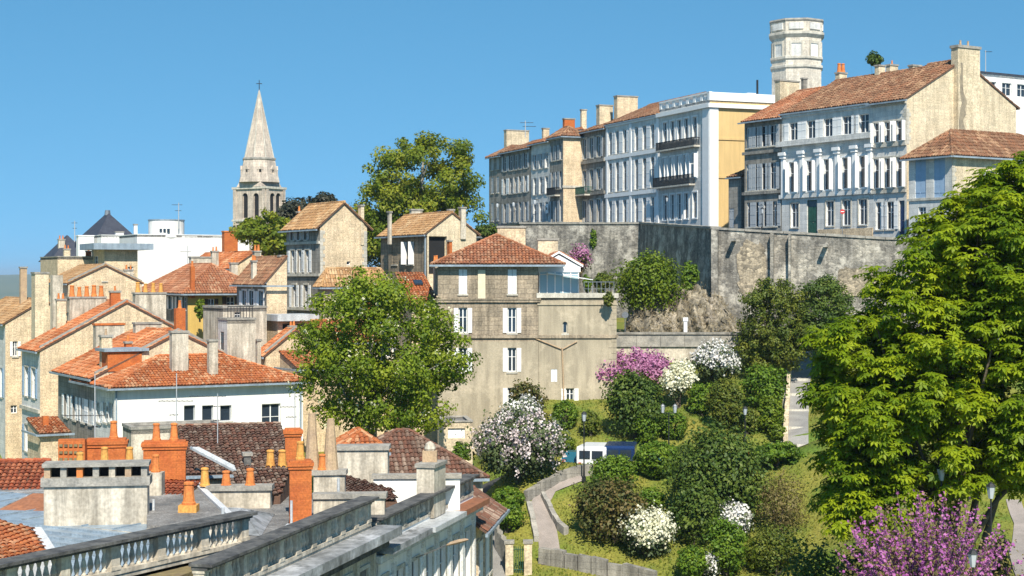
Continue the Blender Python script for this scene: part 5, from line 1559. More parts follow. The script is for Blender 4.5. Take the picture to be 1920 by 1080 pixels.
# wide vented stack
Yk = 58.2; th = rad(8); ux = V((math.cos(th), math.sin(th), 0)); uy = V((-ux.y, ux.x, 0))
o = P(82, 0, Yk); o.z = -9.4; wd = 190 / F * Yk
def kb(mb, x0, x1, y0, y1, py0, py1=None, z0=None):
    za = z0 if z0 is not None else zz(py1, Yk); mb.obox(V((o.x, o.y, za)) + ux * x0 + uy * y0, ux * (x1 - x0), uy * (y1 - y0), V((0, 0, zz(py0, Yk) - za))); return mb
ck = kb(MB(), 0, wd, 0, .95, 913, z0=-9.6).build('chimney', 'plaster_old', N1.root)
kb(MB(), -.1, wd + .1, -.1, 1.05, 897, 912.9).build('chimney_cornice', 'coping', ck)
for i in range(7):
    x = wd * i / 6.4; kb(MB(), x, x + .22, .05, .9, 877, 897).build('vent_pier', ['clay_pale', 'coping', 'clay', 'coping', 'plaster_old', 'clay_pale', 'coping'][i], ck)
kb(MB(), -.06, wd + .06, -.06, 1.0, 870, 877).build('vent_slab', 'coping', ck)
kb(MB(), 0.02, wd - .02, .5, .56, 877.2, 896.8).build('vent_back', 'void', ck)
# brick stacks with clay pots, further back
def stack(b, px0, px1, py0, py1, Y, pots, potm='clay', mat='brick', ph=.66, th=rad(10), dd=.75, steps=True):
    ch = chimney(px0, px1, py0, py1, Y, b.root, th, mat, dd, 0, potm, None, .6, max(.3, zz(py1, Y) + 9.6))
    ux = V((math.cos(th), math.sin(th), 0)); uy = V((-ux.y, ux.x, 0)); c = P((px0 + px1) / 2, 0, Y); w = (px1 - px0) / F * Y / math.cos(th) - dd * abs(math.tan(th)); z1 = zz(py0, Y)
    if steps:
        for (g, z, h) in ((.05, z1 - .34, .12), (.09, z1 - .219, .14)):
            MB().obox(V((c.x, c.y, z)) - ux * (w / 2 + g) - uy * (dd / 2 + g), ux * (w + 2 * g), uy * (dd + 2 * g), V((0, 0, h))).build('corbel', mat, ch)
    for t, hh in pots:
        pot(V((c.x, c.y, z1)) + ux * w * (t - .5), hh * ph / .66, potm, ch, r=.17)
    return ch
stack(N1, 162, 238, 822, 880, 66, ((.68, .72),)); stack(N1, 268, 350, 826, 880, 66, ((.3, .72), (.72, .72)))
stack(N1, 110, 158, 824, 880, 67, (), mat='brick', steps=False)
for (px, py0, py1, Y, m) in ((196, 838, 872, 63, 'clay_yellow'), (243, 838, 872, 63, 'clay_yellow'), (292, 852, 885, 63.5, 'clay'), (150, 848, 880, 62.5, 'clay_yellow')):
    q = P(px, py1, Y); mb = MB(); mb.obox(V((q.x - .3, q.y - .3, -9.4)), (.6, 0, 0), (0, .6, 0), (0, 0, q.z + 9.4)); bs_ = mb.build('chimney', 'plaster_old', N1.root)
    pot(q, zz(py0, Y) - zz(py1, Y), m, bs_, r=.17)
# honeycomb clay block parapet beside the brick stack
hb = MB(); q = P(109, 868, 65); hb.obox(q, (50 / F * 65, 0, 0), (0, .3, 0), (0, 0, zz(824, 65) - q.z)); 
for i in range(5):
    for j in range(3):
        mb = MB(); mb.obox(V((q.x + .06 + i * .20, q.y - .06, q.z + .1 + j * .28)), (.13, 0, 0), (0, .055, 0), (0, 0, .1)); mb.build('vent_tile', 'moss_roof', N1.root)
hb.build('clay_screen', 'brick', N1.root)
# grey felt roof with pale flashing and a tall pot
gr = [P(276, 982, 56.6), P(452, 985, 56.2), P(366, 918, 66.2), P(272, 918, 66.2)]
gr = [V((p.x, p.y, z)) for p, z in zip(gr, (-8.78, -8.78, -8.55, -8.55))]
MB().prism([p - V((0, 0, .8)) for p in gr], (0, 0, .8)).build('felt_roof', 'bitumen', N1.root)
a, b = gr[1], gr[2]; MB().obox(a + V((-.12, 0, -.75)), b - a, V((.26, 0, 0)), V((0, 0, .86))).build('flashing', 'flashing', N1.root)
a, b = gr[0], gr[1]; MB().obox(a + V((0, -.16, -.85)), b - a, V((0, .14, 0)), V((0, 0, .75))).build('upstand', 'plaster_old', N1.root)
q = P(354, 946, 59.5); bs_ = MB().obox(V((q.x - .34, q.y - .3, -9.3)), (.68, 0, 0), (0, .6, 0), (0, 0, q.z + 9.3)).build('chimney', 'clay_yellow', N1.root); pot(q, .85, 'clay', bs_, r=.23)
# ---- second street building
N2 = Bld('street_building', 'near grey building with weathered balustrade and broad lead-covered cornice', C=(-9.2, 47.4), th=75.8, w=15.25, d=1.5, ze=-9.62, z0=-23, wall='plaster_old', cat='building')
balustrade(N2, .1, 15.1, -9.62, 1.12, 1.55, nb=4)
trench_roof(N2, -10.4, 'bitumen', [(.36, -10.4), (1.5, -10.38)])
N2.band('F', -10.1, .35, .95, 'lead', 'cornice'); N2.band('F', -10.5, .38, .55, 'dark_stone', 'cornice')
facade(N2, -10.5, ((-13.6, -11.2), (-17.6, -15.2)), 8)
for i in range(9): N2.fbox(MB(), 'F', i * 15.25 / 8.1, i * 15.25 / 8.1 + .3, -23, -10.52, -.05, .16).build('pilaster', 'plaster_old', N2.root)
N2.done()
MB().prism([(-10.6, 47.8, -10.5), (-9.0, 54.0, -10.5), (-9.15, 53.9, -10.5), (-13.0, 47.0, -10.5)], (0, 0, 1.3)).build('moss_roof', 'moss_roof', N2.root)
r2 = [(-9.02, 54.8), (-7.45, 54.4), (-5.5, 62.3), (-7.2, 71.8), (-9.3, 69.4), (-8.0, 57.0)]
MB().prism([(x, y, -20) for x, y in r2], (0, 0, 10.42)).build('rear_block', 'bitumen', N2.root)
stack(N2, 540, 586, 862, 955, 62.3, ((.5, .72),), potm='clay_yellow', dd=.7); stack(N2, 532, 566, 803, 850, 72, (), dd=.7)
def lowwall(b, px0, px1, py0, py1, Y, mat='plaster_old', cap=True, d=.5, zb=-9.7):
    a = P(px0, py0, Y); c = P(px1, py0, Y); mb = MB(); mb.obox(V((a.x, a.y, zb)), (c.x - a.x, .25, 0), (0, d, 0), (0, 0, a.z - zb - .12)); w = mb.build('parapet_wall', mat, b.root)
    if cap: MB().obox(V((a.x - .08, a.y - .1, a.z - .12)), (c.x - a.x + .16, .25, 0), (0, d + .2, 0), (0, 0, .2)).build('coping', 'coping', w)
    return w
w = lowwall(N1, 390, 505, 915, 952, 64.2)
for px, hh, m in ((384, .75, 'clay_yellow'), (424, .62, 'clay'), (469, .72, 'clay')): pot(P(px, 911.5, 64.5), hh, m, w, r=.19)
w = lowwall(N2, 478, 541, 882, 930, 69.0)
for px, hh in ((507, .8), (529, .8)): pot(P(px, 878, 69.3), hh, 'clay_yellow', w, r=.2)
w = lowwall(N2, 588, 645, 886, 930, 68.0)
pot(P(604, 882, 68.3), .7, 'clay', w, r=.17)
for px, py0, py1 in ((585, 775, 880), (620, 785, 880)):
    q = P(px, py1, 68.5); MB().lathe(q, [(.34, 0), (.30, .4), (.20, 1.6), (.15, zz(py0, 68.5) - q.z), (.10, zz(py0, 68.5) - q.z - .1)], 10).build('tall_chimney_pot', 'clay_pale', w)
w = lowwall(N2, 588, 720, 930, 960, 63.5, zb=-9.8)
# ---- third and fourth street buildings
N3 = Bld('street_building', 'white street house with pale balustrade and metal cornice further along', C=(-5.4, 62.9), th=75.9, w=14.5, d=4.6, ze=-10.45, z0=-22, wall='render_white', cat='building')
balustrade(N3, .1, 14.4, -10.45, 1.0, 1.7, nb=4)
trench_roof(N3, -11.2, 'zinc_light', [(.36, -11.2), (1.3, -11.2), (2.6, -10.5), (4.6, -10.42)])
N3.band('F', -10.85, .25, .8, 'lead', 'cornice', a0=-.02, a1=5.2); N3.band('F', -10.80, .22, .95, 'zinc_light', 'cornice', a0=5.2, a1=10); N3.band('F', -10.85, .25, .8, 'tile_plain', 'cornice', a0=10, a1=14.6); N3.band('F', -11.2, .3, .4, 'stone_white', 'cornice')
facade(N3, -11, ((-14.4, -12.0), (-18.2, -15.8)), 7)
for i in range(8): N3.fbox(MB(), 'F', i * 14.5 / 7.15, i * 14.5 / 7.15 + .28, -22, -11.22, -.05, .15).build('pilaster', 'stone_white', N3.root)
N3.done()
N4 = Bld('street_building', 'last street house with russet tiled eave and tan stone corner', C=N3.pt(14.52, 0, 0), th=83, w=7.0, d=5, ze=-11.75, z0=-21, wall='stone_tan', cat='building')
facade(N4, -11, ((-15.2, -13.0),), 3)
N4.roof('gF', h=1.7, oh=.7, og=.15, mat='tile_old', pitch=.24, row=.4); N4.done()
w = lowwall(N3, 632, 726, 840, 895, 75.0, 'plaster_old', zb=-10.6, d=1.0)
lowwall(N3, 700, 862, 893, 918, 72.5, 'render_white', zb=-10.6, d=.3)
N3.chim(783, 834, 866, 915, 71, 'plaster_old', dd=.8, pots=0, under=1.2); 
q = P(806, 866, 71.2); bx = MB().obox(q - V((.32, .3, 0)), (.64, 0, 0), (0, .6, 0), (0, 0, .5)).build('chimney', 'clay_pale', N3.root); MB().lathe(q + V((0, 0, .5)), [(.22, 0), (.26, .1), (.2, .3), (.05, .42)], 10).build('chimney_pot', 'plaster_old', bx)
R4 = Bld('house', 'low house with broad mossy old tile roof in front of the white house', 352, 76, 15, r=552, d=13, eave=887, z0=-20, wall='stone_tan')
R4.roof('gF', apex=800, oh=.3, mat='tile_old', pitch=.24, row=.38); R4.chim(455, 472, 848, 872, 77.5, 'dark_stone', dd=.4); R4.done()
mb = MB(); a, b = P(356, 842, 75.6), P(440, 886, 73.5); mb.obox(a, b - a, V((.5, -.25, 0)), V((0, 0, .12))); mb.build('lead_flashing', 'zinc_light', R4.root)
R7 = Bld('house', 'low house with red pyramid-ended tile roof by the street', 636, 85, 12, r=905, d=7, eave=896, z0=-20, wall='plaster_old')
R7.roof('hip', h=2.1, oh=.3, mat='tile_old', pitch=.24, row=.38); R7.done()
R8 = Bld('outbuilding', 'small pointed orange tile roof among the near chimneys', 640, 79.5, 12, r=722, d=3.5, eave=842, z0=-20, wall='plaster_old', cat='outbuilding')
R8.roof('hip', h=.75, oh=.25, mat='tile_orange', pitch=.24, row=.36); R8.done()
pl = [[P(610, 938, 66.5), P(745, 935, 67.5), P(735, 918, 70), P(640, 890, 73)]]
z_ = [-9.35, -9.45, -9.3, -8.9]
pl = [[V((p.x, p.y, z)) for p, z in zip(pl[0], z_)]]
MB().prism([p - V((0, 0, 1.2)) for p in pl[0]], (0, 0, 1.17)).build('roof_base', 'roof_under', N3.root); tile_part(pl, 'tile_old', N3.root, .22, .34)
# low terrace wall under the white house
Tw = Bld('terrace_annexe', 'low grey flat annexe in front of the white house', 246, 104, 24, r=420, d=3, eave=806, z0=-23, wall='plaster_old', cat='annexe')
Tw.roof('flat', parapet=.8); Tw.done()
Tx = Bld('lean_to', 'small lean-to with orange tiles against the tall tan house', 76, 118, 30, r=130, d=4, eave=812, z0=-23, wall='stone_tan', cat='shed')
Tx.roof('shedF', h=.8, oh=.3, mat='tile_orange'); Tx.chim(78, 92, 780, 800, 120, 'brick', dd=.4, cap=None); Tx.done()

# clutter on the near roofs: a low hipped felt roof, tile patches, pipes and a skylight
def low_hip(b, pts, top, mat, name='low_roof'):
    c = sum((V(p) for p in pts), V((0, 0, 0))) / len(pts); q0, q1 = c.lerp((V(pts[0]) + V(pts[3])) / 2, .35), c.lerp((V(pts[1]) + V(pts[2])) / 2, .35)
    q0.z = q1.z = top; p = [V(x) for x in pts]
    mb = MB()
    for f in ([p[0], p[1], q1, q0], [p[1], p[2], q1], [p[2], p[3], q0, q1], [p[3], p[0], q0]): mb.poly(f)
    o = mb.build(name, mat, b.root)
    fl = MB(); fl.tube(q0, q1, .04, .04, 6)
    for a_, b_ in ((p[0], q0), (p[1], q1), (p[2], q1), (p[3], q0)): fl.tube(a_, b_, .035, .035, 6)
    fl.build('hip_flashing', 'lead', o)
    return o
low_hip(N2, [(-8.9, 55.2, -9.56), (-7.4, 55.0, -9.56), (-6.6, 61.0, -9.56), (-8.6, 61.5, -9.56)], -9.0, 'bitumen')
low_hip(N1, [(-12.2, 58.6, -9.28), (-9.0, 57.4, -9.28), (-9.3, 62.6, -9.28), (-12.4, 63.0, -9.28)], -8.72, 'lead')
low_hip(N1, [(-20.5, 61.5, -9.28), (-16.2, 60.8, -9.28), (-16.2, 66.0, -9.28), (-20.5, 66.5, -9.28)], -8.6, 'tile_plain')
pl = [[V((-11.6, 64.9, -8.95)), V((-9.5, 65.6, -8.95)), V((-9.5, 68.8, -8.2)), V((-11.8, 68.6, -8.2))]]
MB().prism([p - V((0, 0, .9)) for p in pl[0]], (0, 0, .88)).build('roof_base', 'roof_under', N1.root); tile_part(pl, 'tile_old', N1.root, .22, .34)
pl = [[V((-15.8, 61.6, -9.1)), V((-12.8, 61.2, -9.1)), V((-12.8, 65.4, -8.35)), V((-15.8, 65.8, -8.35))]]
MB().prism([p - V((0, 0, .9)) for p in pl[0]], (0, 0, .88)).build('roof_base', 'roof_under', N1.root); tile_part(pl, 'tile_red', N1.root, .22, .34)
for (x, y, h, r_) in ((-10.3, 57.0, 1.0, .06), (-8.3, 60.2, .8, .05), (-13.4, 59.8, .9, .05), (-7.0, 64.5, 1.1, .06)):
    MB().tube((x, y, -9.7), (x, y, -9.2 + h), r_, r_, 8).build('vent_pipe', 'zinc_light', N1.root if x < -9 else N2.root)
# roof edge debris and moss along the gutters
rng = np.random.default_rng(31); m_ = 2600
tt = rng.random(m_); w_ = rng.normal(0, .16, m_)
for b_, z_, d_ in ((N1, -9.98, .75), (N2, -10.38, .85)):
    a_ = tt * b_.w; q_ = np.array([tuple(b_.fp('F', x, z_ + .02, -(d_ + y))) for x, y in zip(a_, w_)])
    leaves('moss', b_.root, 'leaf_twig', q_, rng.normal(size=q_.shape) * .5 + np.array([0, 0, 1.0]), rng.random(m_), .10, rng, .8)['kind'] = 'stuff'
# ================================================================== trees
def E(px, py, Y, rx, ry, rz):      # ellipsoid: centre pixel and distance, radii in photograph pixels (depth in metres)
    p = P(px, py, Y); return (p.x, p.y, p.z, rx / F * Y, ry, rz / F * Y)
Yc = 62.0
base = P(1760, 0, Yc); base.z = H(base.x, base.y)
tree('chestnut_tree', 'large bright green chestnut tree spreading over the garden edge', base,
     [E(1850, 520, Yc, 130, 3.4, 170), E(1740, 640, Yc, 150, 3.6, 170), E(1920, 470, Yc + 1, 120, 3.2, 170), E(1650, 760, Yc, 120, 3.2, 150), E(1840, 740, Yc, 190, 3.8, 180), E(1610, 650, Yc, 80, 2.2, 70),
      E(1950, 620, Yc, 180, 3.8, 280), E(1760, 480, Yc, 85, 2, 70), E(1585, 880, Yc, 66, 2, 80), E(1740, 880, Yc, 150, 2.6, 80), E(1580, 760, Yc, 45, 1.8, 70), E(1640, 920, Yc, 100, 2.2, 60), E(1890, 400, Yc + .5, 85, 2.8, 105), E(1640, 965, Yc - .5, 80, 2.0, 60)],
     'leaf_chestnut', 940, 34000, .29, .60, (base.x + .6, base.y, 2.0), .42, palm=True, shell=.52, rag=.07, nl=26, flat=.75, up=.5)
Yb = 101.0
base = P(702, 820, Yb)
base.z = H(base.x, base.y)
lt = tree('leafy_tree', 'broad leafy green tree standing in front of the town houses', base,
     [E(700, 640, Yb, 125, 4, 95), E(640, 700, Yb, 95, 3.4, 75), E(790, 690, Yb, 95, 3.4, 85), E(700, 560, Yb, 75, 2.6, 55), E(760, 750, Yb, 100, 3.4, 55), E(690, 765, Yb, 90, 3, 45), E(590, 650, Yb, 50, 2, 55), E(845, 660, Yb, 50, 2, 70), E(640, 590, Yb, 60, 2, 50), E(770, 600, Yb, 70, 2.4, 60), E(700, 540, Yb, 60, 2.2, 38)],
     'leaf_fresh', 400, 42000, .225, .74, P(690, 590, Yb), .30, bark='bark_pale', shell=.30, rag=.12, nl=24)
rng = np.random.default_rng(88)
cr_ = [o for o in bpy.data.objects if o.parent == lt and o.name.startswith('crown')][0]
co_ = np.empty(len(cr_.data.vertices) * 3, np.float32); cr_.data.vertices.foreach_get('co', co_); co_ = co_.reshape(-1, 3)[::4] + np.array(lt.location)
sel_ = rng.choice(len(co_), 260, replace=False); pp_ = (co_[sel_][:, None, :] + rng.normal(0, .10, (260, 9, 3)) * np.array([1, 1, 1.7])).reshape(-1, 3)
leaves('blossom', lt, 'bloom_cream', pp_, rng.normal(size=pp_.shape) + np.array([0, -.5, .5]), rng.random(len(pp_)) * .4, .15, rng, .8)
Yp = 185.0
base = P(790, 0, Yp); base.z = 0
tree('plane_tree', 'tall plane tree with yellow-green crown against the sky', base,
     [E(800, 320, Yp, 88, 5, 62), E(770, 380, Yp, 110, 6, 55), E(850, 345, Yp, 48, 4, 58), E(735, 400, Yp, 75, 5, 55), E(840, 400, Yp, 60, 4, 50), E(730, 300, Yp, 34, 3, 34), E(700, 450, Yp, 55, 4, 55), E(860, 285, Yp, 30, 3, 26), E(790, 275, Yp, 42, 3, 26), E(690, 400, Yp, 40, 4, 42), E(700, 450, Yp, 60, 5, 65), E(715, 355, Yp, 50, 4, 45), E(760, 440, Yp, 90, 5, 50)],
     'leaf_plane', 270, 42000, .37, 1.1, P(795, 300, Yp), .5, bark='bark_pale', shell=.25, rag=.12, nl=22, seed=52)
Yq = 215.0
base = P(585, 0, Yq); base.z = -4
tree('dark_pine', 'dark dense evergreen tree between the spire and the tall house', base,
     [E(575, 395, Yq, 48, 4, 26), E(612, 382, Yq, 26, 3, 14), E(545, 410, Yq, 34, 4, 26), E(560, 440, Yq, 36, 4, 36)],
     'leaf_pine', 90, 9000, .55, 1.1, P(580, 390, Yq), .4, rag=.08, nl=12)
Yr = 190.0
base = P(492, 0, Yr); base.z = -5
tree('ivy_tree', 'bushy half-bronze tree growing below the church tower', base,
     [E(500, 425, Yr, 44, 3.5, 32), E(470, 430, Yr, 24, 3, 24), E(525, 450, Yr, 28, 3, 34), E(490, 455, Yr, 36, 3, 28)],
     'leaf_plane', 80, 7000, .45, .9, P(500, 430, Yr), .3, rag=.1, nl=10)
base = P(1640, 0, 172); base.z = 14
mb_t = tree('roof_shrub', 'small dark green bush growing on the roofs behind the chimneys', base,
     [E(1641, 112, 172, 12, .8, 10)], 'leaf_dark', 14, 700, .35, .4, P(1641, 112, 172), .08, nl=4)
mb_t['category'] = 'bush'
# big dark evergreens under the rampart
Ye = 122.0
for (px, py, rx, rz, bx, by, lab) in ((1455, 612, 72, 92, 1458, 735, 'big dark olive evergreen at the foot of the rampart'), (1545, 585, 52, 66, 1545, 690, 'second dark evergreen beside the rampart and garden stair')):
    base = P(bx, 0, Ye); base.z = H(base.x, base.y)
    tree('evergreen_tree', lab, base, [E(px, py, Ye, rx, 2.6, rz), E(px - 25, py + 40, Ye, rx * .75, 2.2, rz * .5), E(px + 18, py + 35, Ye, rx * .7, 2.2, rz * .5), E(px, py - rz * .45, Ye, rx * .55, 1.8, rz * .5)],
         'leaf_olive' if px < 1500 else 'leaf_dark', 330, 21000, .20, .5, P(px, py, Ye), .22, shell=.6, rag=.05, nl=10)
# ================================================================== shrubs of the garden
shrub('lilac_bush', 'large lilac bush covered in pale pink-white blossom', 882, 1062, 768, 915, 'leaf_lilac', 9000, .24, 'bloom_lilac', 5600, .15, rag=.14, bl_low=-.4)
shrub('lilac_bush', 'smaller white flowering bush directly behind the large lilac', 935, 1017, 742, 830, 'leaf_lilac', 4200, .22, 'bloom_white', 1700, .16)
shrub('laurel_bush', 'dark brownish-green bush against the beige house wall', 955, 1022, 714, 790, 'leaf_red', 3600, .22)
shrub('clipped_bush', 'rounded clipped bright green bush near the beige house', 1034, 1084, 750, 806, 'leaf_hedge', 4200, .16, clipped=True)
shrub('evergreen_bush', 'dark shrub with olive leaves behind the leafy tree', 882, 945, 730, 812, 'leaf_olive', 3600, .24)
shrub('hedge', 'yellow-green hedge right of the large lilac', 1040, 1080, 815, 858, 'leaf_bright', 2600, .17)
shrub('clipped_bush', 'low rounded green bush at the bend of the street', 922, 985, 912, 958, 'leaf_hedge', 4200, .17, clipped=True)
shrub('hedge', 'dense green hedge block beside the last street house', 924, 985, 938, 1002, 'leaf_hedge', 5200, .17)
shrub('judas_tree', 'pink-purple flowering judas tree behind the dark green bush', 1118, 1262, 660, 775, 'leaf_olive', 1200, .2, 'bloom_pink', 8500, .18, cat='tree', rag=.2, extra=[(-.72, -.2, .35, .4, .5, .35)], at=V((P(1190, 0, 120).x, 120, H(P(1190, 0, 120).x, 120))), bl_low=.25)
shrub('evergreen_bush', 'tall dark green bush in front of the pink judas tree', 1138, 1245, 694, 828, 'leaf_dark', 8500, .24)
shrub('flowering_tree', 'small cream-white flowering tree right of the pink blossom', 1243, 1302, 686, 748, 'leaf_lilac', 900, .2, 'bloom_cream', 3800, .2, cat='tree', ybase=765, bl_low=.2)
shrub('flowering_tree', 'grey-white flowering shrub below the retaining wall parapet', 1296, 1388, 640, 720, 'leaf_lilac', 3600, .22, 'bloom_white', 2200, .18, cat='tree', ybase=735)
shrub('round_bush', 'tall olive-green rounded shrub in the upper garden', 1326, 1394, 706, 806, 'leaf_olive', 6500, .18, clipped=True)
shrub('round_bush', 'mid green shrub tucked left of the tall olive one', 1288, 1340, 715, 782, 'leaf_hedge', 3600, .2)
shrub('loose_bush', 'loose green shrub beside the garden stair wall', 1390, 1472, 682, 770, 'leaf_hedge', 5200, .24)
shrub('loose_bush', 'low bright green shrub at the foot of the garden stair', 1415, 1470, 745, 815, 'leaf_bright', 3400, .22)
shrub('clipped_bush', 'upright clipped green bush beside the double lamp', 1230, 1290, 768, 826, 'leaf_hedge', 4200, .16, clipped=True)
shrub('hedge', 'thick clipped hedge right of the blue van', 1188, 1276, 826, 902, 'leaf_hedge', 6000, .18, clipped=True)
shrub('hedge', 'dark clipped hedge continuing to the great round bush', 1255, 1300, 832, 880, 'leaf_dark', 3000, .18)
shrub('hedge', 'bright green ground hedge above the broken stone wall', 1098, 1195, 853, 920, 'leaf_hedge', 5200, .16)
shrub('hedge', 'long clipped hedge by the parked cars at the stair foot', 1406, 1512, 828, 882, 'leaf_hedge', 5200, .18)
shrub('great_bush', 'very large dark green dome-shaped bush in the garden', 1254, 1442, 796, 985, 'leaf_dark', 15000, .24, rag=.06, extra=[(-.3, -.3, .3, .6, .6, .3), (.25, -.35, .3, .55, .6, .3)])
shrub('evergreen_bush', 'dark green bush at the foot of the great round one', 1255, 1350, 900, 1030, 'leaf_dark', 6000, .22)
shrub('bronze_bush', 'wide reddish-brown bush on the lower lawn', 1074, 1216, 900, 1025, 'leaf_red', 9000, .22)
shrub('round_bush', 'bright green low bush behind the reddish one', 1196, 1245, 912, 968, 'leaf_hedge', 3200, .17)
shrub('white_bush', 'white flowering bush on the lower lawn by the reddish one', 1163, 1262, 955, 1050, 'leaf_lilac', 2600, .2, 'bloom_cream', 4200, .17)
shrub('white_bush', 'white flowering bush below the great round one', 1338, 1412, 948, 1020, 'leaf_lilac', 2200, .2, 'bloom_white', 2800, .16)
shrub('round_bush', 'bushy mid-green shrub at the bottom of the lawn', 1268, 1334, 1020, 1092, 'leaf_hedge', 4200, .18)
shrub('round_bush', 'dense green shrub between the two white flowering bushes', 1318, 1400, 968, 1085, 'leaf_hedge', 5200, .2)
shrub('twiggy_bush', 'pale twiggy half-bare bush on the slope', 1408, 1520, 880, 1010, 'leaf_twig', 3600, .2, aspect=.3, dense=.9)
shrub('twiggy_bush', 'yellow-green twiggy bush below the pale one', 1405, 1515, 975, 1085, 'leaf_olive', 4200, .2, aspect=.4)
shrub('low_bush', 'small white flowering bush at the frame of the lower lawn', 1310, 1350, 1040, 1085, 'leaf_lilac', 1200, .18, 'bloom_white', 900, .15)
at_ = P(1730, 0, 56.0); at_.z = H(at_.x, at_.y)
yc = zz(1110, 56)
def jud(px, Y, label, px0, px1, py0, py1, n, nb, bm, lm):
    a = P((px0 + px1) / 2, 0, Y); a.z = zz(py1, Y)
    return a
for (nm_, lab_, a_) in (('low_bush', 'low green shrub below the tall dark bush by the double lamp', (1180, 1236, 770, 838, 'leaf_hedge', 3200, .18)),
        ('low_bush', 'olive shrub under the single lamp beside the stair', (1378, 1425, 758, 815, 'leaf_olive', 2800, .18)),
        ('low_bush', 'yellow-green shrub at the foot of the twiggy bushes', (1395, 1450, 1010, 1075, 'leaf_bright', 3000, .18)), ('low_bush', 'small green shrub against the broken stone wall', (1120, 1165, 905, 945, 'leaf_hedge', 2200, .16)),
        ('low_bush', 'dark low shrub on the bank under the beige wing', (1085, 1130, 770, 820, 'leaf_olive', 2400, .18)), ('low_bush', 'fresh green shrub beside the foot of the stair wall', (1440, 1474, 790, 832, 'leaf_bright', 2000, .16))):
    shrub(nm_, lab_, *a_)
# near judas tree: upright sprays of purple blossom
jb = P(1735, 0, 55.0); jb.z = H(jb.x, jb.y)
jr = thing('judas_tree', 'near judas tree with upright purple blossom sprays at the garden edge', 'tree', tuple(jb), 0)
rng = np.random.default_rng(77)
mb = MB(); fl, fn, fv, lf = [], [], [], []
org = V((jb.x, jb.y, zz(1180, 55)))
mb.tube(jb - V((0, 0, .3)), org, .2, .14, 8, False)
for i in range(190):
    az = rng.uniform(0, 2 * math.pi); el = rng.uniform(.12, 1.35)
    ln = rng.uniform(3.3, 5.1) * (1.0 - .22 * abs(el - .9))
    d = V((math.cos(az) * math.cos(el) * .82, math.sin(az) * math.cos(el) * .8, math.sin(el)))
    tip = org + d * ln; mid = org + d * ln * .5 + V((0, 0, -.12)); tip = tip + V((0, 0, .25))
    if i < 90: mb.tube(org, mid, .045, .028, 5, False); mb.tube(mid, tip, .028, .008, 4, False)
    den = rng.random()
    m = int(24 + 150 * den ** 2)
    t = rng.uniform(.42, 1.0, m)
    for k in t:
        q = (mid.lerp(tip, (k - .5) * 2) if k > .5 else org.lerp(mid, k * 2)); q = np.array(q) + rng.normal(0, .055, 3)
        if rng.random() < .62: fl.append(q); fv.append(np.clip(den * .6 + rng.random() * .4, 0, 1))
        else: lf.append(q + rng.normal(0, .2, 3))
fl = np.array(fl); lf = np.array(lf)
mb.build('trunk', 'bark', jr)
leaves('blossom', jr, 'bloom_purple', fl, rng.normal(size=fl.shape) + np.array([.2, -.6, .5]), np.array(fv), .12, rng, .8)
leaves('foliage', jr, 'leaf_twig', lf, rng.normal(size=lf.shape) + np.array([.2, -.5, .6]), rng.random(len(lf)), .13, rng, .6)
def near_bush(name, label, px0, px1, py0, Y, mat, n, leaf, bloom=None, nb=900, bs=.14, dense=1):
    a = P((px0 + px1) / 2, 0, Y); a.z = max(H(a.x, a.y), -99)
    return shrub(name, label, px0, px1, py0, 1100, mat, n, leaf, bloom, nb, bs, at=a)
near_bush('white_bush', 'white flowering bush at the foot of the near judas tree', 1600, 1720, 1048, 57, 'leaf_lilac', 3000, .16, 'bloom_white', 2200, .12)
near_bush('golden_bush', 'golden-green bush beside the pale path at the edge', 1842, 1906, 985, 66, 'leaf_twig', 4200, .16)
near_bush('hedge', 'green undergrowth below the chestnut tree', 1440, 1600, 1000, 66, 'leaf_dark', 6500, .2)
near_bush('hedge', 'dark shrubs in the chestnut shade beside the near judas tree', 1560, 1680, 985, 64.5, 'leaf_dark', 4500, .2)
# plants on and under the rampart
def wallbush(name, label, px0, px1, py0, py1, Y, mat, n, leaf, **k):
    a = P((px0 + px1) / 2, py1, Y); return shrub(name, label, px0, px1, py0, py1, mat, n, leaf, at=a, **k)
wallbush('bright_bush', 'bright yellow-green bush growing against the rampart', 1150, 1290, 474, 590, 133.0, 'leaf_bright', 9500, .26)
wallbush('bright_bush', 'narrow green shrub in the shaded rampart corner', 1276, 1308, 486, 560, 134.5, 'leaf_hedge', 2600, .24)
wallbush('ivy', 'small tuft of ivy hanging on the rampart face', 1106, 1118, 426, 470, 167.5, 'leaf_hedge', 900, .25, stems=False, cat='plant')
wallbush('clipped_hedge', 'dark hedge at the end of the rampart terrace', 893, 940, 420, 448, 168, 'leaf_dark', 2600, .25, cat='hedge')
wallbush('lilac_bush', 'pink flowering shrub behind the conservatory roof', 1062, 1110, 460, 520, 131, 'leaf_red', 900, .2, bloom='bloom_pink', nb=1300, bsize=.15)
wallbush('terrace_plant', 'potted green plants on the house roof terrace', 1092, 1110, 512, 549, 120.5, 'leaf_hedge', 1500, .2, cat='plant')
wallbush('terrace_plant', 'tall leafy plant at the corner of the roof terrace', 1112, 1150, 508, 549, 119.5, 'leaf_olive', 2400, .2, cat='plant')
wallbush('hanging_plant', 'trailing plant spilling over the terrace corner', 1131, 1150, 545, 575, 117.6, 'leaf_olive', 1200, .16, stems=False, cat='plant')
wallbush('climbing_plant', 'green climber on the yellow house corner', 366, 384, 556, 600, 157.5, 'leaf_bright', 1500, .25, cat='plant')
wallbush('low_hedge', 'grass-green bank hedge beside the garage', 846, 880, 828, 868, 104, 'leaf_hedge', 2600, .18, cat='hedge')
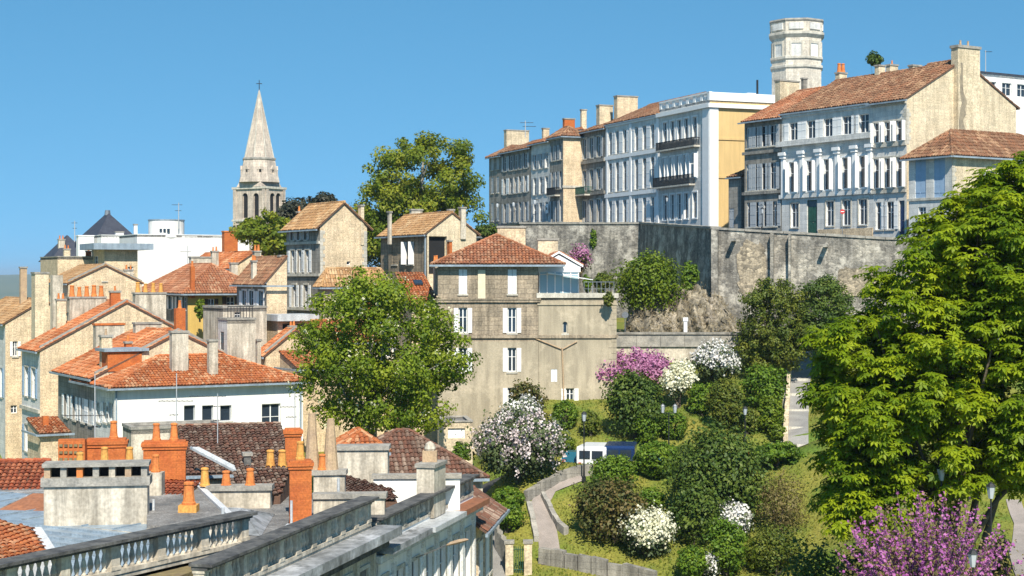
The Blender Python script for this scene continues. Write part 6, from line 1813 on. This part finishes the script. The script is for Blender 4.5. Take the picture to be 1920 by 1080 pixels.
# ================================================================== lamps, signs, aerials
def street_lamp(label, px, py_top, py_base=None, at=None, double=False, h=None, white=True):
    g = at or G(px, py_base)
    top = zz(py_top, g.y)
    r = thing('street_lamp', label, 'street lamp', tuple(g), 0, 'park lamps')
    mb = MB(); mb.lathe((g.x, g.y, g.z), [(.12, -.2), (.12, .35), (.07, .42), (.045, .9), (.035, top - g.z - .55)], 8); mb.build('pole', 'iron', r)
    heads = (-.42, .42) if double else (0,)
    if double:
        mb = MB(); mb.tube((g.x - .45, g.y, top - .6), (g.x + .45, g.y, top - .6), .03, .03, 6); mb.build('arm', 'iron', r)
    for dx in heads:
        c = V((g.x + dx, g.y, top - .58))
        b = MB().lathe(c, [(.09, 0), (.16, .40), (.17, .44)], 6).build('lantern_glass', 'lamp_glass', r)
        MB().lathe(c + V((0, 0, .44)), [(.20, 0), (.11, .1), (.03, .17)], 6).build('lantern_cap', 'iron' if not double else 'metal', b)
    return r
street_lamp('dark park lamp post rising in front of the vans', 1095, 772, 905)
street_lamp('double-headed park lamp beside the clipped bush', 1254, 758, 850, double=True)
street_lamp('single park lamp above the great round bush', 1397, 762, 830)
at = P(1824, 0, 53.0); at.z = H(at.x, at.y); street_lamp('near park lamp with pale lantern at the edge of the judas tree', 1824, 1030, at=at)
at = P(1765, 0, 60.0); at.z = H(at.x, at.y); street_lamp('dark park lamp half hidden in chestnut leaves', 1765, 872, at=at)
at = P(1858, 0, 58.5); at.z = H(at.x, at.y); street_lamp('slim park lamp behind the golden bush', 1858, 905, at=at)
for px, py, b, lab in ((1280, 374, W1, 'slim street lamp standing before the balconied white townhouse'), (1458, 395, R3, 'street lamp post between grey and white townhouses')):
    a = b.fs('L', px); q = b.fp('L', a, 0, 2.0); q.z = street_z(q.x, q.y)
    street_lamp(lab, px, py - 6, at=q)
# cobra-head lamp over the street
a, c = P(795, 1038, 68), P(838, 1022, 67)
r = thing('street_lamp', 'long-armed street light with pale oblong head over the street', 'street lamp', (a.x, a.y, a.z - .5), 0)
mb = MB(); mb.tube(a - V((.5, 0, .25)), c, .03, .03, 6); mb.build('arm', 'metal', r)
d = P(878, 1012, 66.5) - c
mb = MB(); u = d.normalized(); n = V((0, 0, 1)); s_ = u.cross(n).normalized()
prof = [(0, .05, .04), (.15, .13, .10), (.55, .15, .12), (.85, .12, .09), (1, .04, .03)]
ring = []
for t, w, h in prof:
    p = c + d * t
    ring.append([p + s_ * w, p + n * h, p - s_ * w, p - n * h * .6])
for i in range(len(ring) - 1):
    for k in range(4): mb.poly([ring[i][k], ring[i][(k + 1) % 4], ring[i + 1][(k + 1) % 4], ring[i + 1][k]])
mb.poly(ring[0]); mb.poly(ring[-1][::-1]); mb.build('lamp_head', 'clay_pale', r)
MB().tube(a - V((.5, 0, .25)), N3.fp('F', 4.5, a.z - .25, 0), .03, .03, 6).build('bracket', 'metal', r)
# round road sign and white marker post on the climbing road
def disc_sign(name, label, q, r_, face, h, post='metal', back=False):
    o = thing(name, label, 'road sign', tuple(q), 0)
    MB().tube(q - V((0, 0, .2)), q + V((0, 0, h)), .04, .04, 6).build('post', post, o)
    c = q + V((0, -.06, h - r_ * .4)); mb = MB(); k = 20
    mb.tube(c, c + V((0, -.03, 0)), r_, r_, k); p = mb.build('disc', face, o)
    if face == 'sign_red':
        mb = MB(); mb.obox(c + V((-r_ * .7, -.045, -r_ * .18)), (r_ * 1.4, 0, 0), (0, .012, 0), (0, 0, r_ * .36)); mb.build('bar', 'sign_white', p)
    return o
q = P(1172, 0, 127.6); q.z = H(q.x, q.y); disc_sign('road_sign', 'round pale road sign on a post behind the parapet', q, .26, 'metal', zz(588, 127.6) - q.z)
q = P(1285, 0, 128); q.z = H(q.x, q.y)
o = thing('marker_post', 'white bollard-like post on the road below the rocks', 'post', tuple(q), 0)
MB().obox(q - V((.14, .14, .1)), (.28, 0, 0), (0, .28, 0), (0, 0, zz(600, 128) - q.z)).build('post', 'sign_white', o); MB().obox(q + V((-.2, -.2, zz(600, 128) - q.z - .1)), (.4, 0, 0), (0, .4, 0), (0, 0, .3)).build('cap', 'sign_white', o)
b = R2; a = b.fs('L', 1624); q = b.fp('L', a, 0, 3.0); q.z = street_z(q.x, q.y); disc_sign('road_sign', 'small red and white road sign before the pilastered white house', q, .22, 'sign_red', zz(395, q.y) - q.z)
# television aerials
def aerial(label, px, py0, py1, Y, bars, host=None):
    q = P(px, py1, Y); t = zz(py0, Y)
    o = thing('tv_aerial', label, 'aerial', tuple(q), 0)
    sc = max(1.0, Y / 90)
    MB().tube(q - V((0, 0, .6)), V((q.x, q.y, t)), .028 * sc, .022 * sc, 6).build('mast', 'paint_grey', o)
    for (p0, p1, py, n) in bars:
        a, c = P(p0, py, Y), P(p1, py, Y + .3); mb = MB(); mb.tube(a, c, .014 * sc, .014 * sc, 5)
        for i in range(n):
            m = a.lerp(c, (i + .5) / n); mb.tube(m + V((-.03, -.28, 0)), m + V((.03, .28, 0)), .011 * sc, .011 * sc, 4)
        mb.build('boom', 'iron', o)
aerial('thin aerial standing before the blank part of the white house wall', 331, 700, 828, 73, ((297, 362, 752, 7), (318, 334, 778, 2)))
aerial('comb-shaped aerial before the small windows of the white house', 408, 738, 842, 80, ((355, 424, 743, 8), (398, 412, 762, 3), (400, 414, 788, 3)))
aerial('many-barred aerial at the corner of the white house', 178, 702, 865, 68, ((150, 196, 722, 5), (115, 197, 779, 9), (165, 190, 800, 3)))
aerial('aerial beside the right downpipe of the white house', 553, 735, 830, 79, ((525, 556, 763, 4), (536, 556, 782, 3)))
aerial('aerial above the white modern block', 335, 380, 420, 207, ((322, 342, 384, 4), (328, 340, 395, 3)))
aerial('aerial left of the slate pyramid roof', 140, 414, 446, 230, ((134, 145, 418, 3), (136, 144, 428, 2)))
aerial('aerial before the white modern block wall', 352, 460, 506, 176, ((338, 358, 472, 4),))
aerial('pair of bars aerial on the far terrace roofs', 985, 226, 250, 226, ((975, 1000, 230, 4), (980, 1005, 237, 4)))
aerial('aerial on the tall gable chimney', 1791, 95, 118, 150, ((1783, 1797, 98, 3),))
aerial('faint aerial behind the tall gable', 1848, 94, 140, 175, ((1846, 1860, 97, 2),))
# dark vent flue on the white balcony house
q = P(1420, 178, 182); o = thing('flue', 'thin black flue pipe on the white roofs beside the octagonal tower', 'flue', tuple(q), 0); MB().tube(q - V((0, 0, 1.5)), V((q.x, q.y, zz(150, 182))), .12, .12, 8).build('pipe', 'iron', o)
# ================================================================== vehicles
def vehicle(name, label, cat, x, y, z, rz, paint, kind='van'):
    r = thing(name, label, cat, (x, y, z), rz)
    c, s_ = math.cos(rz), math.sin(rz)
    W = lambda a, b, h: V((x + a * c - b * s_, y + a * s_ + b * c, z + h))
    if kind == 'van':
        L, wd = 4.9, 1.95
        side = [(-2.4, .35), (2.35, .35), (2.45, .8), (2.3, 1.05), (1.65, 1.2), (1.05, 2.0), (-2.25, 2.05), (-2.42, 1.9)]
        win = [(-2.0, -.85), (-.75, .35), (.45, 1.15)]; wz = (1.15, 1.8)
    else:
        L, wd = 4.2, 1.75
        side = [(-2.05, .3), (2.05, .3), (2.1, .7), (1.9, .85), (.95, .95), (.25, 1.42), (-1.1, 1.45), (-1.85, 1.0), (-2.08, .9)]
        win = [(-1.2, -.4), (-.32, .42)]; wz = (.98, 1.34)
    h = wd / 2
    prof = lambda k, b: [W(a * k, b, .3 + (zz_ - .3) * (1 if abs(b) > .1 else 1)) for a, zz_ in side]
    mb = MB(); n = len(side)
    secs = [(-h, .965, .97), (-h * .93, 1, 1), (h * .93, 1, 1), (h, .965, .97)]
    ringv = [[W(a * ka, b, .3 + (q_ - .3) * kz) for a, q_ in side] for b, ka, kz in secs]
    for i in range(3):
        for k in range(n): mb.poly([ringv[i][k], ringv[i][(k + 1) % n], ringv[i + 1][(k + 1) % n], ringv[i + 1][k]])
    mb.poly(ringv[0]); mb.poly(ringv[-1][::-1])
    body = mb.build('body', paint, r)
    for sgn in (-1, 1):
        for (a0, a1) in win:
            mb = MB(); p = [W(a0, sgn * h, wz[0]), W(a1, sgn * h, wz[0]), W(a1 - .05, sgn * h * .995, wz[1]), W(a0 + .05, sgn * h * .995, wz[1])]
            mb.prism(p, W(0, sgn * .012, 0) - W(0, 0, 0)); mb.build('side_window', 'glass', r)
        for a in (-L * .31, L * .31):
            mb = MB(); mb.tube(W(a, sgn * (h - .2), .33), W(a, sgn * (h + .012), .33), .33, .33, 16); w_ = mb.build('wheel', 'rubber', r)
            MB().tube(W(a, sgn * (h + .012), .33), W(a, sgn * (h + .03), .33), .19, .17, 12).build('rim', 'metal', w_)
        mb = MB(); fx = side[2][0]; mb.obox(W(fx - .1, sgn * (h - .4) - .16, .68), W(.12, 0, 0) - W(0, 0, 0), W(0, .32, 0) - W(0, 0, 0), V((0, 0, .16))); mb.build('headlight', 'lamp_glass', r)
        bx = side[0][0]; mb = MB(); mb.obox(W(bx - .05, sgn * (h - .25) - .09, .8), W(.12, 0, 0) - W(0, 0, 0), W(0, .18, 0) - W(0, 0, 0), V((0, 0, .24))); mb.build('tail_light', 'sign_red', r)
    i = 4; a, b = side[i], side[i + 1]
    nrm = V((-(b[1] - a[1]), 0, b[0] - a[0])).normalized()
    mb = MB(); q0 = [W(a[0] - .06 + .03, -h * .82, a[1] + .06), W(a[0] - .06 + .03, h * .82, a[1] + .06), W(b[0] + .06, h * .8, b[1] - .06), W(b[0] + .06, -h * .8, b[1] - .06)]
    mb.prism(q0, W(.03, 0, .03) - W(0, 0, 0)); mb.build('windscreen', 'glass', r)
    if kind == 'van':
        
        for e0, e1 in ((-.78, -.06), (.06, .78)):
            mb = MB(); mb.prism([W(-2.45, h * e0, 1.3), W(-2.45, h * e1, 1.3), W(-2.43, h * e1, 1.8), W(-2.43, h * e0, 1.8)], W(-.02, 0, 0) - W(0, 0, 0)); mb.build('rear_window', 'glass', r)
        mb = MB(); mb.obox(W(-2.5, -h * .95, .4), W(.12, 0, 0) - W(0, 0, 0), W(0, 2 * h * .95, 0) - W(0, 0, 0), V((0, 0, .22))); mb.build('bumper', 'rubber', r)
    return r
zr = lambda x, y: H(x, y) + .07
for (px, Y, paint, lab, kind, rz) in ((1120, 105.0, 'car_white', 'white van parked on the garden road in front of the lamp', 'van', 1.35), (1165, 104.9, 'car_blue', 'dark blue van parked beside the white one on the garden road', 'van', 1.45),
                                    (1088, 105.6, 'car_teal', 'light blue car half hidden left of the white van', 'car', 1.3)):
    q = P(px, 0, Y); vehicle('parked_van' if kind == 'van' else 'parked_car', lab, 'van' if kind == 'van' else 'car', q.x, q.y, zr(q.x, q.y), rz, paint, kind)
for (px, Y, paint, lab) in ((1275, 106.2, 'car_teal', 'teal car behind the clipped hedge below the double lamp'), (1465, 106.0, 'car_blue', 'dark blue car behind the hedge at the stair foot')):
    q = P(px, 0, Y); vehicle('parked_car', lab, 'car', q.x, q.y, zr(q.x, q.y), .1, paint, 'car')
q = P(832, 0, 104.5); vehicle('parked_car', 'dark car roof beside the street houses under the leafy tree', 'car', q.x, q.y, zr(q.x, q.y), .3, 'car_black', 'car')
d22 = math.atan2(math.cos(rad(TW)), -math.sin(rad(TW)))
for (b, px, off, paint, lab) in ((W3, 1098, 5.5, 'car_black', 'black car parked on the rampart terrace below the green balcony'), (W3, 1128, 5.5, 'car_grey', 'grey car parked on the rampart terrace before the blue-white house'), (W2, 1150, 6.0, 'car_black', 'dark car at the end of the parked line on the rampart'),
                               (W5, 1010, 5.5, 'car_black', 'dark car parked before the plain shaded townhouse'), (W6, 965, 5.5, 'car_grey', 'grey car parked before the long grey townhouse')):
    a = b.fs('L', px); q = b.fp('L', a, 0, off); vehicle('parked_car', lab, 'car', q.x, q.y, street_z(q.x, q.y), d22, paint, 'car')
# iron gate and fence at the foot of the garden
gt = thing('garden_gate', 'green iron gate between stone posts at the garden foot', 'gate', tuple(G(970, 1068)), 0)
g = G(972, 1070)
for i, px in enumerate((955, 990)):
    q = G(px, 1075); MB().obox(q - V((.22, .22, .3)), (.44, 0, 0), (0, .44, 0), (0, 0, 2.0)).build('post', 'stone_pale', gt); MB().obox(q + V((-.28, -.28, 1.7)), (.56, 0, 0), (0, .56, 0), (0, 0, .16)).build('post_cap', 'coping', gt)
qa, qb = G(957, 1075), G(988, 1075); mb = MB()
for i in range(9):
    q = qa.lerp(qb, (i + .5) / 9); mb.tube(q, q + V((0, 0, 1.5)), .02, .02, 5)
mb.tube(qa + V((0, 0, 1.35)), qb + V((0, 0, 1.35)), .025, .025, 5); mb.tube(qa + V((0, 0, .2)), qb + V((0, 0, .2)), .025, .025, 5); mb.build('leaf', 'paint_green', gt)
fe = thing('wooden_fence', 'weathered grey plank fence running down beside the last street house', 'fence', tuple(G(935, 1020)), 0)
for i in range(12):
    t = i / 11; q = G(930 + 24 * t, 1030 + 42 * t); MB().obox(q - V((.07, .03, .2)), (.13, 0, 0), (0, .04, 0), (0, 0, 1.7 + .06 * (i % 3))).build('plank', 'coping', fe)
# ================================================================== air
zlow = -140.0
hz = MB(); hz.obox((-9500, -260, zlow), (19000, 0, 0), (0, 15000, 0), (0, 0, 60 - zlow))
o = hz.build('haze', 'void'); o['kind'] = 'stuff'
tag(o, 'thin blue summer haze over the distant hills', 'haze')
m = bpy.data.materials.new('haze_air'); m.use_nodes = True; m.node_tree.nodes.clear()
vo = m.node_tree.nodes.new('ShaderNodeVolumePrincipled'); vo.inputs['Density'].default_value = 0.00010; vo.inputs['Color'].default_value = (.62, .78, .95, 1); vo.inputs['Anisotropy'].default_value = .1
oo = m.node_tree.nodes.new('ShaderNodeOutputMaterial'); m.node_tree.links.new(vo.outputs[0], oo.inputs['Volume'])
o.data.materials.clear(); o.data.materials.append(m); o.display_type = 'WIRE'
